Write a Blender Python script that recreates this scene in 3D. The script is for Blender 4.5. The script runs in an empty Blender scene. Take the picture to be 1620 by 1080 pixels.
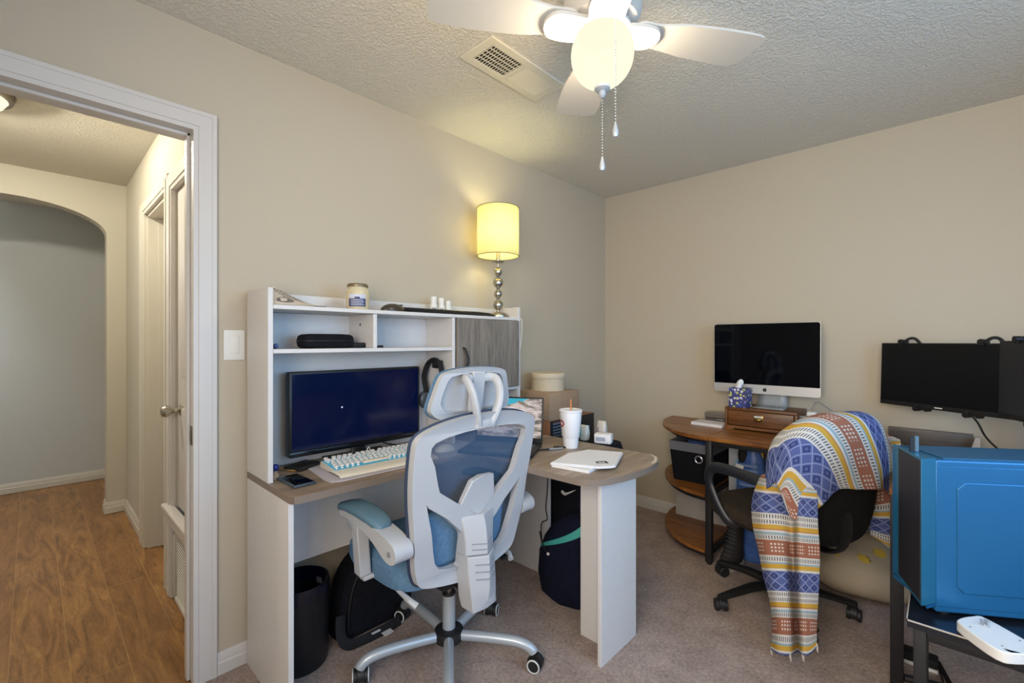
import bpy, bmesh, math, random
from mathutils import Vector, Matrix
from mathutils.geometry import tessellate_polygon
random.seed(7)
R = math.radians
SC = bpy.context.scene
COL = SC.collection

# ------------------------------------------------------------------ colour / material helpers
def lin(v):
    v /= 255.0
    return v/12.92 if v <= 0.04045 else ((v+0.055)/1.055)**2.4
def hx(s):
    s = s.lstrip('#')
    return (lin(int(s[0:2],16)), lin(int(s[2:4],16)), lin(int(s[4:6],16)), 1.0)

class NT:
    """small wrapper that makes writing shader graphs short"""
    def __init__(self, name):
        self.m = bpy.data.materials.new(name); self.m.use_nodes = True
        self.t = self.m.node_tree; self.n = self.t.nodes; self.l = self.t.links
        self.b = self.n['Principled BSDF']
    def node(self, typ, **kw):
        nd = self.n.new(typ)
        for k, v in kw.items(): setattr(nd, k, v)
        return nd
    def set(self, sock, v):
        if isinstance(v, bpy.types.NodeSocket): self.l.new(v, sock)
        else: sock.default_value = v
    def math(self, op, a, b=0.0, c=0.0, clamp=False):
        nd = self.node('ShaderNodeMath', operation=op, use_clamp=clamp)
        self.set(nd.inputs[0], a); self.set(nd.inputs[1], b); self.set(nd.inputs[2], c)
        return nd.outputs[0]
    def mix(self, f, a, b, mode='MIX'):
        nd = self.node('ShaderNodeMix', data_type='RGBA', blend_type=mode)
        self.set(nd.inputs[0], f); self.set(nd.inputs[6], a); self.set(nd.inputs[7], b)
        return nd.outputs[2]
    def ramp(self, f, stops, interp='LINEAR'):
        nd = self.node('ShaderNodeValToRGB'); cr = nd.color_ramp; cr.interpolation = interp
        while len(cr.elements) > 1: cr.elements.remove(cr.elements[-1])
        cr.elements[0].position = stops[0][0]; cr.elements[0].color = stops[0][1]
        for p, c in stops[1:]:
            e = cr.elements.new(p); e.color = c
        self.set(nd.inputs[0], f)
        return nd.outputs[0]
    def coord(self, scale=(1,1,1), rot=(0,0,0), kind='Object'):
        tc = self.node('ShaderNodeTexCoord'); mp = self.node('ShaderNodeMapping')
        mp.inputs['Scale'].default_value = scale; mp.inputs['Rotation'].default_value = rot
        self.l.new(tc.outputs[kind], mp.inputs[0])
        return mp.outputs[0]
    def noise(self, vec, scale, detail=3.0, rough=0.55, dist=0.0, out=0):
        nd = self.node('ShaderNodeTexNoise')
        self.l.new(vec, nd.inputs['Vector']); nd.inputs['Scale'].default_value = scale
        nd.inputs['Detail'].default_value = detail; nd.inputs['Roughness'].default_value = rough
        nd.inputs['Distortion'].default_value = dist
        return nd.outputs[out]
    def voronoi(self, vec, scale, feature='F1', out='Distance'):
        nd = self.node('ShaderNodeTexVoronoi', feature=feature)
        self.l.new(vec, nd.inputs['Vector']); nd.inputs['Scale'].default_value = scale
        return nd.outputs[out]
    def sep(self, vec):
        nd = self.node('ShaderNodeSeparateXYZ'); self.l.new(vec, nd.inputs[0]); return nd.outputs
    def bump(self, h, strength=0.3, dist=0.01):
        nd = self.node('ShaderNodeBump'); nd.inputs['Strength'].default_value = strength
        nd.inputs['Distance'].default_value = dist
        self.set(nd.inputs['Height'], h); self.l.new(nd.outputs[0], self.b.inputs['Normal'])
    def base(self, c): self.set(self.b.inputs['Base Color'], c)
    def rough(self, r): self.set(self.b.inputs['Roughness'], r)

def plain(name, col, rough=0.5, metal=0.0, spec=0.5, bump=None, var=0.0):
    n = NT(name); c = hx(col) if isinstance(col, str) else col
    n.base(c); n.rough(rough); n.b.inputs['Metallic'].default_value = metal
    n.b.inputs['Specular IOR Level'].default_value = spec
    if bump or var:
        v = n.coord()
        if var:
            f = n.noise(v, 35, 4)
            d = tuple(x*(1-var) for x in c[:3])+(1,); e = tuple(min(1, x*(1+var)) for x in c[:3])+(1,)
            n.base(n.ramp(f, [(0.3, d), (0.7, e)]))
        if bump: n.bump(n.noise(v, bump[0], 3), bump[1], bump[2])
    return n.m

def fabric(name, c1, c2, scale=600, rough=0.95, bump=0.3):
    n = NT(name); v = n.coord()
    f = n.noise(v, scale, 2); g = n.noise(v, scale*0.12, 3)
    n.base(n.ramp(n.math('MULTIPLY_ADD', g, 0.5, n.math('MULTIPLY', f, 0.5)), [(0.3, hx(c1)), (0.7, hx(c2))]))
    n.rough(rough); n.b.inputs['Specular IOR Level'].default_value = 0.2
    n.bump(f, bump, 0.002)
    return n.m

def wood(name, dark, mid, light, axis='X', stretch=14.0, rough=0.45, scale=4.0, dist=1.2, bump=0.08):
    n = NT(name)
    s = {'X': (1.0/stretch*4, 4, 4), 'Y': (4, 1.0/stretch*4, 4), 'Z': (4, 4, 1.0/stretch*4)}[axis]
    v = n.coord(scale=s)
    a = n.noise(v, scale, 6, 0.6, dist); b = n.noise(v, scale*9, 3, 0.6, 0.2)
    f = n.math('MULTIPLY_ADD', b, 0.35, n.math('MULTIPLY', a, 0.65))
    n.base(n.ramp(f, [(0.33, hx(dark)), (0.5, hx(mid)), (0.67, hx(light))]))
    n.rough(rough); n.bump(f, bump, 0.003)
    return n.m

def emit(name, col, strength):
    n = NT(name); c = hx(col) if isinstance(col, str) else col
    n.base((0.02,0.02,0.02,1)); n.b.inputs['Emission Color'].default_value = c
    n.b.inputs['Emission Strength'].default_value = strength
    return n.m

# ------------------------------------------------------------------ geometry helpers
def catmull(pts, n=6, closed=False):
    P = [Vector(p) for p in pts]; L = len(P); out = []
    segs = L if closed else L-1
    for i in range(segs):
        if closed: a, b, c, d = P[(i-1)%L], P[i], P[(i+1)%L], P[(i+2)%L]
        else: a, b, c, d = P[max(i-1,0)], P[i], P[i+1], P[min(i+2,L-1)]
        for k in range(n):
            t = k/n
            out.append(0.5*((2*b)+(-a+c)*t+(2*a-5*b+4*c-d)*t*t+(-a+3*b-3*c+d)*t**3))
    if not closed: out.append(P[-1].copy())
    return out

class B:
    def __init__(self): self.bm = bmesh.new()
    def box(self, x0, x1, y0, y1, z0, z1, bev=0.0, seg=2, M=None):
        r = bmesh.ops.create_cube(self.bm, size=1.0); vs = r['verts']
        for v in vs:
            v.co = Vector(((x0+x1)/2+v.co.x*(x1-x0), (y0+y1)/2+v.co.y*(y1-y0), (z0+z1)/2+v.co.z*(z1-z0)))
        fin = vs
        if bev:
            es = list({e for v in vs for e in v.link_edges})
            bev = min(bev, 0.49*min(abs(x1-x0), abs(y1-y0), abs(z1-z0)))
            rr = bmesh.ops.bevel(self.bm, geom=es, offset=bev, segments=seg, affect='EDGES', profile=0.5)
            fin = list({v for f in rr['faces'] for v in f.verts} | {v for v in vs if v.is_valid})
        if M is not None:
            for v in fin: v.co = M @ v.co
        return self
    def ring(self, pts): return [self.bm.verts.new(p) for p in pts]
    def skin(self, rings, closed=True, caps=True):
        for a, b in zip(rings[:-1], rings[1:]):
            n = len(a)
            for i in range(n if closed else n-1):
                j = (i+1) % n
                try: self.bm.faces.new((a[i], a[j], b[j], b[i]))
                except ValueError: pass
        if caps:
            for r, rev in ((rings[0], True), (rings[-1], False)):
                try: self.bm.faces.new(list(reversed(r)) if rev else r)
                except ValueError: pass
        return self
    def tube(self, pts, rad, seg=10, caps=True, flat=None):
        P = [Vector(p) for p in pts]; n = len(P)
        rs = rad if isinstance(rad, (list, tuple)) else [rad]*n
        T = []
        for i in range(n):
            t = P[min(i+1,n-1)]-P[max(i-1,0)]; T.append(t.normalized())
        up = Vector((0,0,1)) if abs(T[0].z) < 0.9 else Vector((1,0,0))
        N = (up-T[0]*up.dot(T[0])).normalized(); rings = []
        for i in range(n):
            N = (N-T[i]*N.dot(T[i])).normalized(); Bn = T[i].cross(N)
            fx, fy = flat if flat else (1.0, 1.0)
            rings.append(self.ring([P[i]+N*math.cos(2*math.pi*k/seg)*rs[i]*fx+Bn*math.sin(2*math.pi*k/seg)*rs[i]*fy for k in range(seg)]))
        return self.skin(rings, True, caps)
    def cyl(self, p0, p1, r0, r1=None, seg=24):
        return self.tube([p0, p1], [r0, r0 if r1 is None else r1], seg)
    def lathe(self, prof, c=(0,0,0), seg=32, M=None):
        c = Vector(c); rings = []
        for r, z in prof:
            pts = [c+Vector((r*math.cos(2*math.pi*k/seg), r*math.sin(2*math.pi*k/seg), z)) for k in range(seg)]
            if M is not None: pts = [M @ p for p in pts]
            rings.append(self.ring(pts))
        return self.skin(rings, True, True)
    def ball(self, c, r, sx=1, sy=1, sz=1, seg=20, M=None):
        res = bmesh.ops.create_uvsphere(self.bm, u_segments=seg, v_segments=max(8, seg//2+2), radius=r)
        for v in res['verts']:
            p = Vector((v.co.x*sx, v.co.y*sy, v.co.z*sz))
            if M is not None: p = M @ p
            v.co = p+Vector(c)
        return self
    def prism(self, outer, fn, holes=()):
        """2-D outline (with holes) extruded: fn(a,b,t) -> point, t = 0 or 1"""
        loops = [list(outer)]+[list(h) for h in holes]
        flat = [p for lp in loops for p in lp]
        tri = tessellate_polygon([[Vector((p[0], p[1], 0)) for p in lp] for lp in loops])
        v0 = [self.bm.verts.new(fn(p[0], p[1], 0)) for p in flat]
        v1 = [self.bm.verts.new(fn(p[0], p[1], 1)) for p in flat]
        for t in tri:
            for vs, rev in ((v0, True), (v1, False)):
                ids = list(reversed(t)) if rev else t
                try: self.bm.faces.new([vs[i] for i in ids])
                except ValueError: pass
        o = 0
        for lp in loops:
            n = len(lp)
            for i in range(n):
                a, b = o+i, o+(i+1) % n
                try: self.bm.faces.new((v0[a], v0[b], v1[b], v1[a]))
                except ValueError: pass
            o += n
        bmesh.ops.recalc_face_normals(self.bm, faces=self.bm.faces)
        return self
    def poly(self, outer, z0, z1, holes=()):
        return self.prism(outer, lambda a, b, t: Vector((a, b, z1 if t else z0)), holes)
    def grid(self, rows, uv=None, thick=0.0):
        V = [[self.bm.verts.new(p) for p in r] for r in rows]
        lay = self.bm.loops.layers.uv.verify() if uv else None
        for i in range(len(V)-1):
            for j in range(len(V[0])-1):
                f = self.bm.faces.new((V[i][j], V[i][j+1], V[i+1][j+1], V[i+1][j]))
                if uv:
                    for lp, (a, b) in zip(f.loops, ((i,j),(i,j+1),(i+1,j+1),(i+1,j))): lp[lay].uv = uv[a][b]
        return self
    def xform(self, M):
        bmesh.ops.transform(self.bm, matrix=M, verts=self.bm.verts); return self

def finish(o, angle=35):
    me = o.data
    for p in me.polygons: p.use_smooth = True
    try: me.set_sharp_from_angle(angle=R(angle))
    except Exception: pass
def obj(name, b, mat, parent=None, label=None, angle=35, recalc=True):
    if recalc: bmesh.ops.recalc_face_normals(b.bm, faces=b.bm.faces)
    me = bpy.data.meshes.new(name); b.bm.to_mesh(me); b.bm.free()
    me.materials.append(mat)
    o = bpy.data.objects.new(name, me); COL.objects.link(o)
    finish(o, angle)
    if parent is not None:
        o.parent = parent
        if parent.type == 'EMPTY' and parent.get('world_mesh'):
            o.location = -Vector(parent.location)
    if label: o['label'] = label
    return o
def thing(name, label, cat, loc, rotz=None, group=None):
    """Empty at the thing's base. rotz None: parts are written in room coordinates"""
    o = bpy.data.objects.new(name, None); COL.objects.link(o)
    o.empty_display_size = 0.05; o.location = loc
    if rotz is None: o['world_mesh'] = 1
    else: o.rotation_euler = (0, 0, rotz)
    o['label'] = label; o['category'] = cat
    if group: o['group'] = group
    return o
def solo(name, b, mat, label, cat, group=None, angle=35):
    o = obj(name, b, mat, None, label, angle); o['category'] = cat
    if group: o['group'] = group
    return o
def struct(name, b, mat, parent=None, angle=35):
    o = obj(name, b, mat, parent, None, angle)
    if parent is None: o['kind'] = 'structure'
    return o
def bevelmod(o, w=0.003, seg=2, ang=40):
    m = o.modifiers.new('edge', 'BEVEL'); m.width = w; m.segments = seg; m.limit_method = 'ANGLE'; m.angle_limit = R(ang)
    return o
def text(name, s, size, M, mat, parent, ext=0.0004):
    cu = bpy.data.curves.new(name, 'FONT'); cu.body = s; cu.size = size; cu.extrude = ext
    tmp = bpy.data.objects.new(name, cu); COL.objects.link(tmp)
    dg = bpy.context.evaluated_depsgraph_get(); me = bpy.data.meshes.new_from_object(tmp.evaluated_get(dg))
    bpy.data.objects.remove(tmp); bpy.data.curves.remove(cu)
    me.transform(M); me.name = name; me.materials.clear(); me.materials.append(mat)
    o = bpy.data.objects.new(name, me); COL.objects.link(o); o.parent = parent
    if parent.type == 'EMPTY' and parent.get('world_mesh'): o.location = -Vector(parent.location)
    return o
def frame(origin, xa, ya):
    """matrix whose local X, Y run along xa, ya"""
    xa = Vector(xa).normalized(); ya = Vector(ya).normalized(); za = xa.cross(ya)
    M = Matrix((xa, ya, za)).transposed().to_4x4(); M.translation = Vector(origin); return M
# ------------------------------------------------------------------ materials
M = {}
def wall_mat(name, col):
    n = NT(name); v = n.coord()
    f = n.noise(v, 60, 4)
    n.base(hx(col)); n.rough(0.6); n.b.inputs['Specular IOR Level'].default_value = 0.25
    n.bump(f, 0.12, 0.004)
    return n.m
M['wall'] = wall_mat('beige_wall_paint', '#beb3a1')
M['hallwall'] = wall_mat('hall_wall_paint', '#c4bfb2')
def ceil_mat():
    n = NT('knockdown_ceiling'); v = n.coord()
    a = n.noise(v, 92, 3, 0.55, 0.3); h = n.ramp(a, [(0.42, (0,0,0,1)), (0.60, (1,1,1,1))])
    n.base(hx('#dad5ca')); n.rough(0.9); n.b.inputs['Specular IOR Level'].default_value = 0.1
    n.bump(h, 0.6, 0.0055)
    return n.m
M['ceil'] = ceil_mat()
def carpet():
    n = NT('beige_carpet'); v = n.coord()
    a = n.noise(v, 260, 3, 0.7); b = n.noise(v, 9, 3, 0.6); c = n.noise(v, 70, 3, 0.6)
    f = n.math('ADD', n.math('MULTIPLY', a, 0.5), n.math('ADD', n.math('MULTIPLY', b, 0.2), n.math('MULTIPLY', c, 0.3)))
    n.base(n.ramp(f, [(0.36, hx('#85746c')), (0.5, hx('#b39f95')), (0.64, hx('#d6c3b8'))]))
    n.rough(1.0); n.b.inputs['Specular IOR Level'].default_value = 0.05
    n.bump(n.math('ADD', a, n.math('MULTIPLY', c, 0.8)), 0.8, 0.008)
    return n.m
M['carpet'] = carpet()
def laminate():
    n = NT('hall_laminate'); v = n.coord()
    xyz = n.sep(v)
    row = n.math('FLOOR', n.math('DIVIDE', xyz[1], 0.165))
    wn = n.node('ShaderNodeTexWhiteNoise', noise_dimensions='1D'); n.set(wn.inputs['W'], row)
    off = n.math('MULTIPLY', wn.outputs[0], 3.0)
    gy = n.math('FRACT', n.math('DIVIDE', xyz[1], 0.165))
    gx = n.math('FRACT', n.math('DIVIDE', n.math('ADD', xyz[0], off), 1.2))
    seam = n.math('MAXIMUM', n.math('LESS_THAN', gy, 0.022), n.math('LESS_THAN', gx, 0.004))
    cb = n.node('ShaderNodeCombineXYZ'); n.set(cb.inputs[0], n.math('ADD', n.math('MULTIPLY', xyz[0], 1.5), n.math('MULTIPLY', off, 7.0)))
    n.set(cb.inputs[1], n.math('MULTIPLY', xyz[1], 9.0)); n.set(cb.inputs[2], off)
    g = n.noise(cb.outputs[0], 1.7, 6, 0.62, 1.5); g2 = n.noise(cb.outputs[0], 8, 4, 0.6, 1.8)
    f = n.math('ADD', n.math('MULTIPLY', g, 0.72), n.math('MULTIPLY', g2, 0.28))
    c = n.ramp(f, [(0.32, hx('#5a3f26')), (0.46, hx('#8a6238')), (0.56, hx('#a07443')), (0.7, hx('#ba8f54'))])
    tone = n.math('MULTIPLY_ADD', wn.outputs[0], 0.35, 0.0)
    c = n.mix(tone, c, hx('#7a5028'))
    n.base(n.mix(n.math('MULTIPLY', seam, 0.5), c, hx('#b58d58')))
    n.rough(0.38); n.bump(f, 0.1, 0.003)
    return n.m
M['laminate'] = laminate()
M['trim'] = plain('white_trim_paint', '#cfcac6', 0.4)
M['trimhall'] = plain('white_hall_trim', '#cdc8bd', 0.42)
M['white'] = plain('white_laminate', '#d3d0cf', 0.42, var=0.02)
M['oak'] = wood('grey_oak_desktop', '#6d5d53', '#95826f', '#ad9b8b', 'Y', 12, 0.42, 3.0)
M['oakedge'] = plain('grey_oak_edging', '#7d6f64', 0.45)
M['greydoor'] = wood('grey_wood_door', '#5b5550', '#80786f', '#9a9289', 'Z', 16, 0.5, 5.0)
M['rustic'] = wood('rustic_brown_board', '#45270f', '#865327', '#ad7335', 'X', 9, 0.35, 3.2)
M['walnut'] = wood('walnut_drawer_wood', '#42260f', '#6f4525', '#87592f', 'X', 10, 0.4, 4.0)
M['blackmetal'] = plain('black_powdercoat', '#1d1c1f', 0.5, var=0.1)
M['black'] = plain('black_plastic', '#141416', 0.45)
M['blackmatte'] = plain('black_matte', '#0f0f12', 0.8)
M['screen'] = plain('dark_screen_glass', '#04050a', 0.05, spec=0.2)
M['screenmatte'] = plain('matte_dark_screen', '#07080d', 0.3, spec=0.35)
M['screenhaze'] = plain('painted_haze_screen', '#25272e', 0.35, spec=0.4)  # grey in the colour stands for window light reflected off the screen
M['aluminium'] = plain('brushed_aluminium', '#c9c7c5', 0.38, 0.55)
M['nickel'] = plain('brushed_nickel', '#b9b4a8', 0.28, 1.0)
M['bronze'] = plain('aged_bronze', '#6d6458', 0.35, 1.0)
M['chairwhite'] = plain('white_chair_plastic', '#b2b4b9', 0.45)
M['chairblue'] = fabric('blue_chair_fabric', '#4f6f8e', '#6a8cab', 500)
M['chairarm'] = plain('blue_grey_arm_pad', '#557486', 0.5)
M['steel'] = plain('pale_painted_steel', '#b3bac1', 0.35, 0.3)
def meshmat():
    n = NT('blue_chair_mesh'); v = n.coord(scale=(1,1,1))
    tr = n.node('ShaderNodeBsdfTransparent'); mx = n.node('ShaderNodeMixShader')
    n.base(hx('#46617f')); n.rough(0.8); n.b.inputs['Specular IOR Level'].default_value = 0.2
    mx.inputs[0].default_value = 0.66
    n.l.new(tr.outputs[0], mx.inputs[1]); n.l.new(n.b.outputs[0], mx.inputs[2])
    n.l.new(mx.outputs[0], n.n['Material Output'].inputs['Surface'])
    return n.m
M['mesh'] = meshmat()
M['chairblack'] = fabric('black_chair_fabric', '#0e0d0e', '#1b191a', 400)
M['seatbrown'] = fabric('dark_brown_seat_fabric', '#2b251f', '#3c342b', 400)
M['armblack'] = plain('black_arm_plastic', '#23242a', 0.42)
M['cream'] = plain('cream_board', '#cfbfa6', 0.7, var=0.03)
M['kraft'] = plain('kraft_cardboard', '#a98d73', 0.8, var=0.05)
M['paper'] = plain('white_paper', '#dedcdd', 0.7)
M['ink'] = plain('dark_ink', '#2a2a2e', 0.7)
M['whitep'] = plain('white_plastic', '#e3e1dd', 0.4)
M['cupwhite'] = plain('white_foam_cup', '#e4e4ea', 0.55)
M['orange'] = plain('orange_straw_plastic', '#c9773a', 0.4)
M['red'] = plain('dark_red_print', '#9c3b36', 0.6)
M['teal'] = plain('teal_cloth', '#3fa39b', 0.7)
M['navy'] = fabric('navy_nylon', '#0b0e1e', '#141930', 300)
M['blacknylon'] = fabric('black_nylon', '#0c0c11', '#191a22', 300)
M['phone'] = plain('slate_phone_case', '#3d4a55', 0.4)
M['matt'] = plain('pale_desk_mat', '#b9b4bb', 0.7, var=0.02)
M['keyb'] = plain('cream_keyboard_case', '#d9d2c4', 0.45)
M['keycap'] = plain('white_keycap', '#e2e0df', 0.4)
M['cyan'] = emit('cyan_key_light', '#4fbfe2', 0.4)
M['wax'] = plain('cream_candle_glass', '#cdbf9f', 0.25, var=0.03)
M['lidgold'] = plain('brown_jar_lid', '#7d6c4f', 0.4, 0.4)
M['bluelabel'] = plain('navy_label', '#2f3a63', 0.5)
M['pc'] = plain('blue_painted_steel', '#236594', 0.3, 0.25, bump=(8, 0.03, 0.002))
M['pctop'] = plain('blue_top_filter', '#22587a', 0.6, 0.1, bump=(300, 0.3, 0.002))
M['pctrim'] = plain('teal_front_trim', '#2a6f90', 0.35, 0.3)
def perfor(name, base, hole, sc):
    n = NT(name); v = n.coord()
    f = n.voronoi(v, sc)
    n.base(n.ramp(f, [(0.25, hx(hole)), (0.45, hx(base))])); n.rough(0.5)
    return n.m
M['pcmesh'] = perfor('dark_perforated_front', '#232228', '#0c0b0f', 260)
M['blacktable'] = plain('black_table_top', '#181b22', 0.3, var=0.25)
M['tabletrim'] = plain('pale_edge_band', '#b6aea4', 0.5)
M['greyband'] = plain('grey_felt_band', '#6f7178', 0.9)
M['yellow'] = plain('yellow_plastic', '#c8a32c', 0.45)
M['clipblue'] = plain('blue_poly_bag', '#4b6cae', 0.4, var=0.25)
M['softblue'] = plain('pale_blue_print', '#8fb4d8', 0.6)
M['standgrey'] = plain('grey_stand_metal', '#9a9ea1', 0.5, 0.3)
M['wire'] = plain('silver_wire', '#b8bcc2', 0.3, 0.8)
M['glasscase'] = plain('smoked_acrylic', '#6a6460', 0.12, 0.3)
M['darkplank'] = wood('dark_grey_plank', '#3f3834', '#564d47', '#675d56', 'X', 14, 0.5, 3.0)
M['paleblock'] = plain('pale_grey_wood_block', '#b4aa9b', 0.6, var=0.06)
M['fan'] = plain('white_fan_enamel', '#c3bfb8', 0.4)
M['ventwhite'] = plain('white_vent_enamel', '#d9d3c2', 0.45)
M['ventdark'] = plain('duct_shade_black', '#14100e', 0.9)  # near-black colour stands for the shade inside the vents
M['brass'] = plain('antique_brass', '#a3894c', 0.3, 1.0)
M['cable'] = plain('black_cable', '#0d0d0f', 0.5)
M['glareplate'] = plain('glare_blocker_black', '#030303', 1.0, spec=0.0)  # for the added disc that cuts lamp glare inside the fan bowl
M['rubber'] = plain('black_caster', '#1a1a1c', 0.55)
M['casterring'] = plain('white_caster_ring', '#d5d5d2', 0.5)
def pillow_mat():
    n = NT('floral_pillow_cloth'); v = n.coord()
    a = n.voronoi(v, 7.5); b = n.noise(v, 16, 3, 0.6, 1.5)
    f = n.math('LESS_THAN', n.math('ADD', a, n.math('MULTIPLY', b, 0.35)), 0.44)
    g = n.math('GREATER_THAN', n.noise(v, 30, 2), 0.6)
    c = n.mix(f, hx('#a89880'), n.mix(g, hx('#c4a23a'), hx('#7a6a2a')))
    n.base(c); n.rough(0.9); n.bump(n.noise(v, 9, 3), 0.3, 0.02)
    return n.m
M['pillow'] = pillow_mat()
def tissue_mat():
    n = NT('floral_tissue_box_print'); v = n.coord()
    a = n.voronoi(v, 52); cn = n.voronoi(v, 52, out='Color'); s = n.sep(cn)
    blob = n.math('LESS_THAN', a, 0.40); core = n.math('LESS_THAN', a, 0.22)
    pick = n.ramp(s[0], [(0.0, hx('#c9cf5a')), (0.35, hx('#e8e6ee')), (0.6, hx('#8f86c8')), (0.82, hx('#3d6fb4'))], 'CONSTANT')
    c = n.mix(blob, hx('#3b3f78'), pick); c = n.mix(n.math('MULTIPLY', core, 0.5), c, hx('#5a58a0'))
    n.base(c); n.rough(0.55)
    return n.m
M['tissue'] = tissue_mat()
def blanket_mat():
    n = NT('woven_striped_blanket'); uv = n.node('ShaderNodeUVMap'); s = n.sep(uv.outputs[0])
    u, w = s[0], s[1]; P = 0.33
    p = n.math('FRACT', n.math('DIVIDE', w, P))
    W, BL, YE, GR, RU, OR = hx('#c4c0ba'), hx('#525c8b'), hx('#bb943f'), hx('#8c9ea6'), hx('#93604d'), hx('#ae7647')
    stops = [(0.0, BL), (0.255, W), (0.40, YE), (0.455, OR), (0.47, W), (0.50, GR), (0.535, W), (0.60, RU), (0.80, W), (0.885, GR), (0.91, YE), (0.965, W)]
    base = n.ramp(p, stops, 'CONSTANT')
    # short dark stitches in two bands
    dash = n.math('LESS_THAN', n.math('FRACT', n.math('DIVIDE', u, 0.0105)), 0.42)
    def band(a, b): return n.math('MULTIPLY', n.math('GREATER_THAN', p, a), n.math('LESS_THAN', p, b))
    db = n.math('ADD', n.math('ADD', band(0.275, 0.32), band(0.345, 0.39)), n.math('ADD', band(0.545, 0.59), band(0.82, 0.87)))
    c = n.mix(n.math('MULTIPLY', n.math('MULTIPLY', dash, db), 0.85), base, hx('#2c2a33'))
    # concentric diamonds on the blue band
    du = n.math('ABSOLUTE', n.math('SUBTRACT', n.math('FRACT', n.math('DIVIDE', u, 0.056)), 0.5))
    dv = n.math('ABSOLUTE', n.math('SUBTRACT', n.math('FRACT', n.math('DIVIDE', p, 0.1275)), 0.5))
    d = n.math('ADD', du, dv)
    inb = band(0.0, 0.255)
    ring1 = n.math('MULTIPLY', n.math('GREATER_THAN', d, 0.17), n.math('LESS_THAN', d, 0.30))
    ring2 = n.math('MULTIPLY', n.math('GREATER_THAN', d, 0.44), n.math('LESS_THAN', d, 0.56))
    c = n.mix(n.math('MULTIPLY', n.math('MULTIPLY', ring1, inb), 0.8), c, hx('#232b56'))
    c = n.mix(n.math('MULTIPLY', n.math('MULTIPLY', ring2, inb), 0.7), c, hx('#8f97b8'))
    # white lozenges on the rust band
    eu = n.math('ABSOLUTE', n.math('SUBTRACT', n.math('FRACT', n.math('DIVIDE', u, 0.014)), 0.5))
    ev = n.math('ABSOLUTE', n.math('SUBTRACT', n.math('FRACT', n.math('DIVIDE', p, 0.045)), 0.5))
    loz = n.math('MULTIPLY', n.math('LESS_THAN', n.math('ADD', eu, ev), 0.36), band(0.63, 0.77))
    zig = n.math('LESS_THAN', n.math('FRACT', n.math('DIVIDE', u, 0.085)), 0.68)
    c = n.mix(n.math('MULTIPLY', loz, zig), c, hx('#c6bcb2'))
    n.base(c); n.rough(0.95); n.b.inputs['Specular IOR Level'].default_value = 0.1
    n.bump(n.noise(uv.outputs[0], 420, 2), 0.35, 0.003)
    return n.m
M['blanket'] = blanket_mat()
def shade_mat():
    n = NT('yellow_linen_shade'); v = n.coord()
    a = n.noise(n.coord(scale=(260,260,30)), 1.0, 2); b = n.noise(n.coord(scale=(20,20,420)), 1.0, 2)
    f = n.math('ADD', n.math('MULTIPLY', a, 0.5), n.math('MULTIPLY', b, 0.5))
    col = n.ramp(f, [(0.35, hx('#ddd7ae')), (0.65, hx('#ece7c8'))])
    tl = n.node('ShaderNodeBsdfTranslucent'); n.l.new(col, tl.inputs[0])
    n.base(col); n.rough(0.9); mx = n.node('ShaderNodeMixShader'); mx.inputs[0].default_value = 0.55
    n.l.new(n.b.outputs[0], mx.inputs[1]); n.l.new(tl.outputs[0], mx.inputs[2])
    n.l.new(mx.outputs[0], n.n['Material Output'].inputs['Surface'])
    return n.m
M['shade'] = shade_mat()
def bowl_mat(name, col, s):
    n = NT(name); n.base(hx('#efe6d0')); n.rough(0.25)
    v = n.coord(); f = n.noise(v, 12, 3, 0.6, 1.0)
    n.set(n.b.inputs['Emission Color'], n.mix(n.math('MULTIPLY', f, 0.35), hx(col), hx('#fff3d8')))
    n.b.inputs['Emission Strength'].default_value = s
    return n.m
def glass_bowl(name, col, s, clear):
    """frosted glass that glows and lets part of its lamp's light straight through"""
    n = NT(name); n.n.remove(n.b)
    f = n.noise(n.coord(), 12, 3, 0.6, 1.0)
    em = n.node('ShaderNodeEmission'); n.set(em.inputs[0], n.mix(n.math('MULTIPLY', f, 0.5), hx(col), hx('#fff6e2'))); em.inputs[1].default_value = s
    tr = n.node('ShaderNodeBsdfTransparent'); mx = n.node('ShaderNodeMixShader'); mx.inputs[0].default_value = clear
    n.l.new(em.outputs[0], mx.inputs[1]); n.l.new(tr.outputs[0], mx.inputs[2])
    n.l.new(mx.outputs[0], n.n['Material Output'].inputs['Surface'])
    return n.m
M['fanbowl'] = glass_bowl('lit_alabaster_bowl', '#f6e9cc', 1.02, 0.04)
M['hallbowl'] = glass_bowl('lit_hall_bowl', '#fff0c8', 1.1, 0.3)
def laptop_img():
    n = NT('laptop_rock_wallpaper'); v = n.coord(); s = n.sep(v)
    g = n.noise(n.coord(scale=(9,9,34)), 1.0, 6, 0.7, 0.8)
    rocks = n.ramp(g, [(0.36, hx('#3a4038')), (0.46, hx('#8c8478')), (0.55, hx('#d9c9c6')), (0.66, hx('#f3eef0'))])
    k = n.math('ADD', n.math('MULTIPLY', s[0], -2.2), n.math('MULTIPLY', s[2], 5.0))
    sea = n.math('GREATER_THAN', n.math('ADD', k, n.math('MULTIPLY', g, 0.5)), 1.60)
    c = n.mix(sea, rocks, hx('#38b5cf'))
    n.base((0.01,0.01,0.01,1)); n.l.new(c, n.b.inputs['Emission Color']); n.b.inputs['Emission Strength'].default_value = 0.75
    n.rough(0.2)
    return n.m
M['laptopimg'] = laptop_img()
def navy_screen():
    n = NT('navy_lit_screen'); n.base(hx('#04060e')); n.rough(0.12)
    n.b.inputs['Emission Color'].default_value = hx('#05103a'); n.b.inputs['Emission Strength'].default_value = 0.55
    return n.m
M['navyscreen'] = navy_screen()
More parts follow.
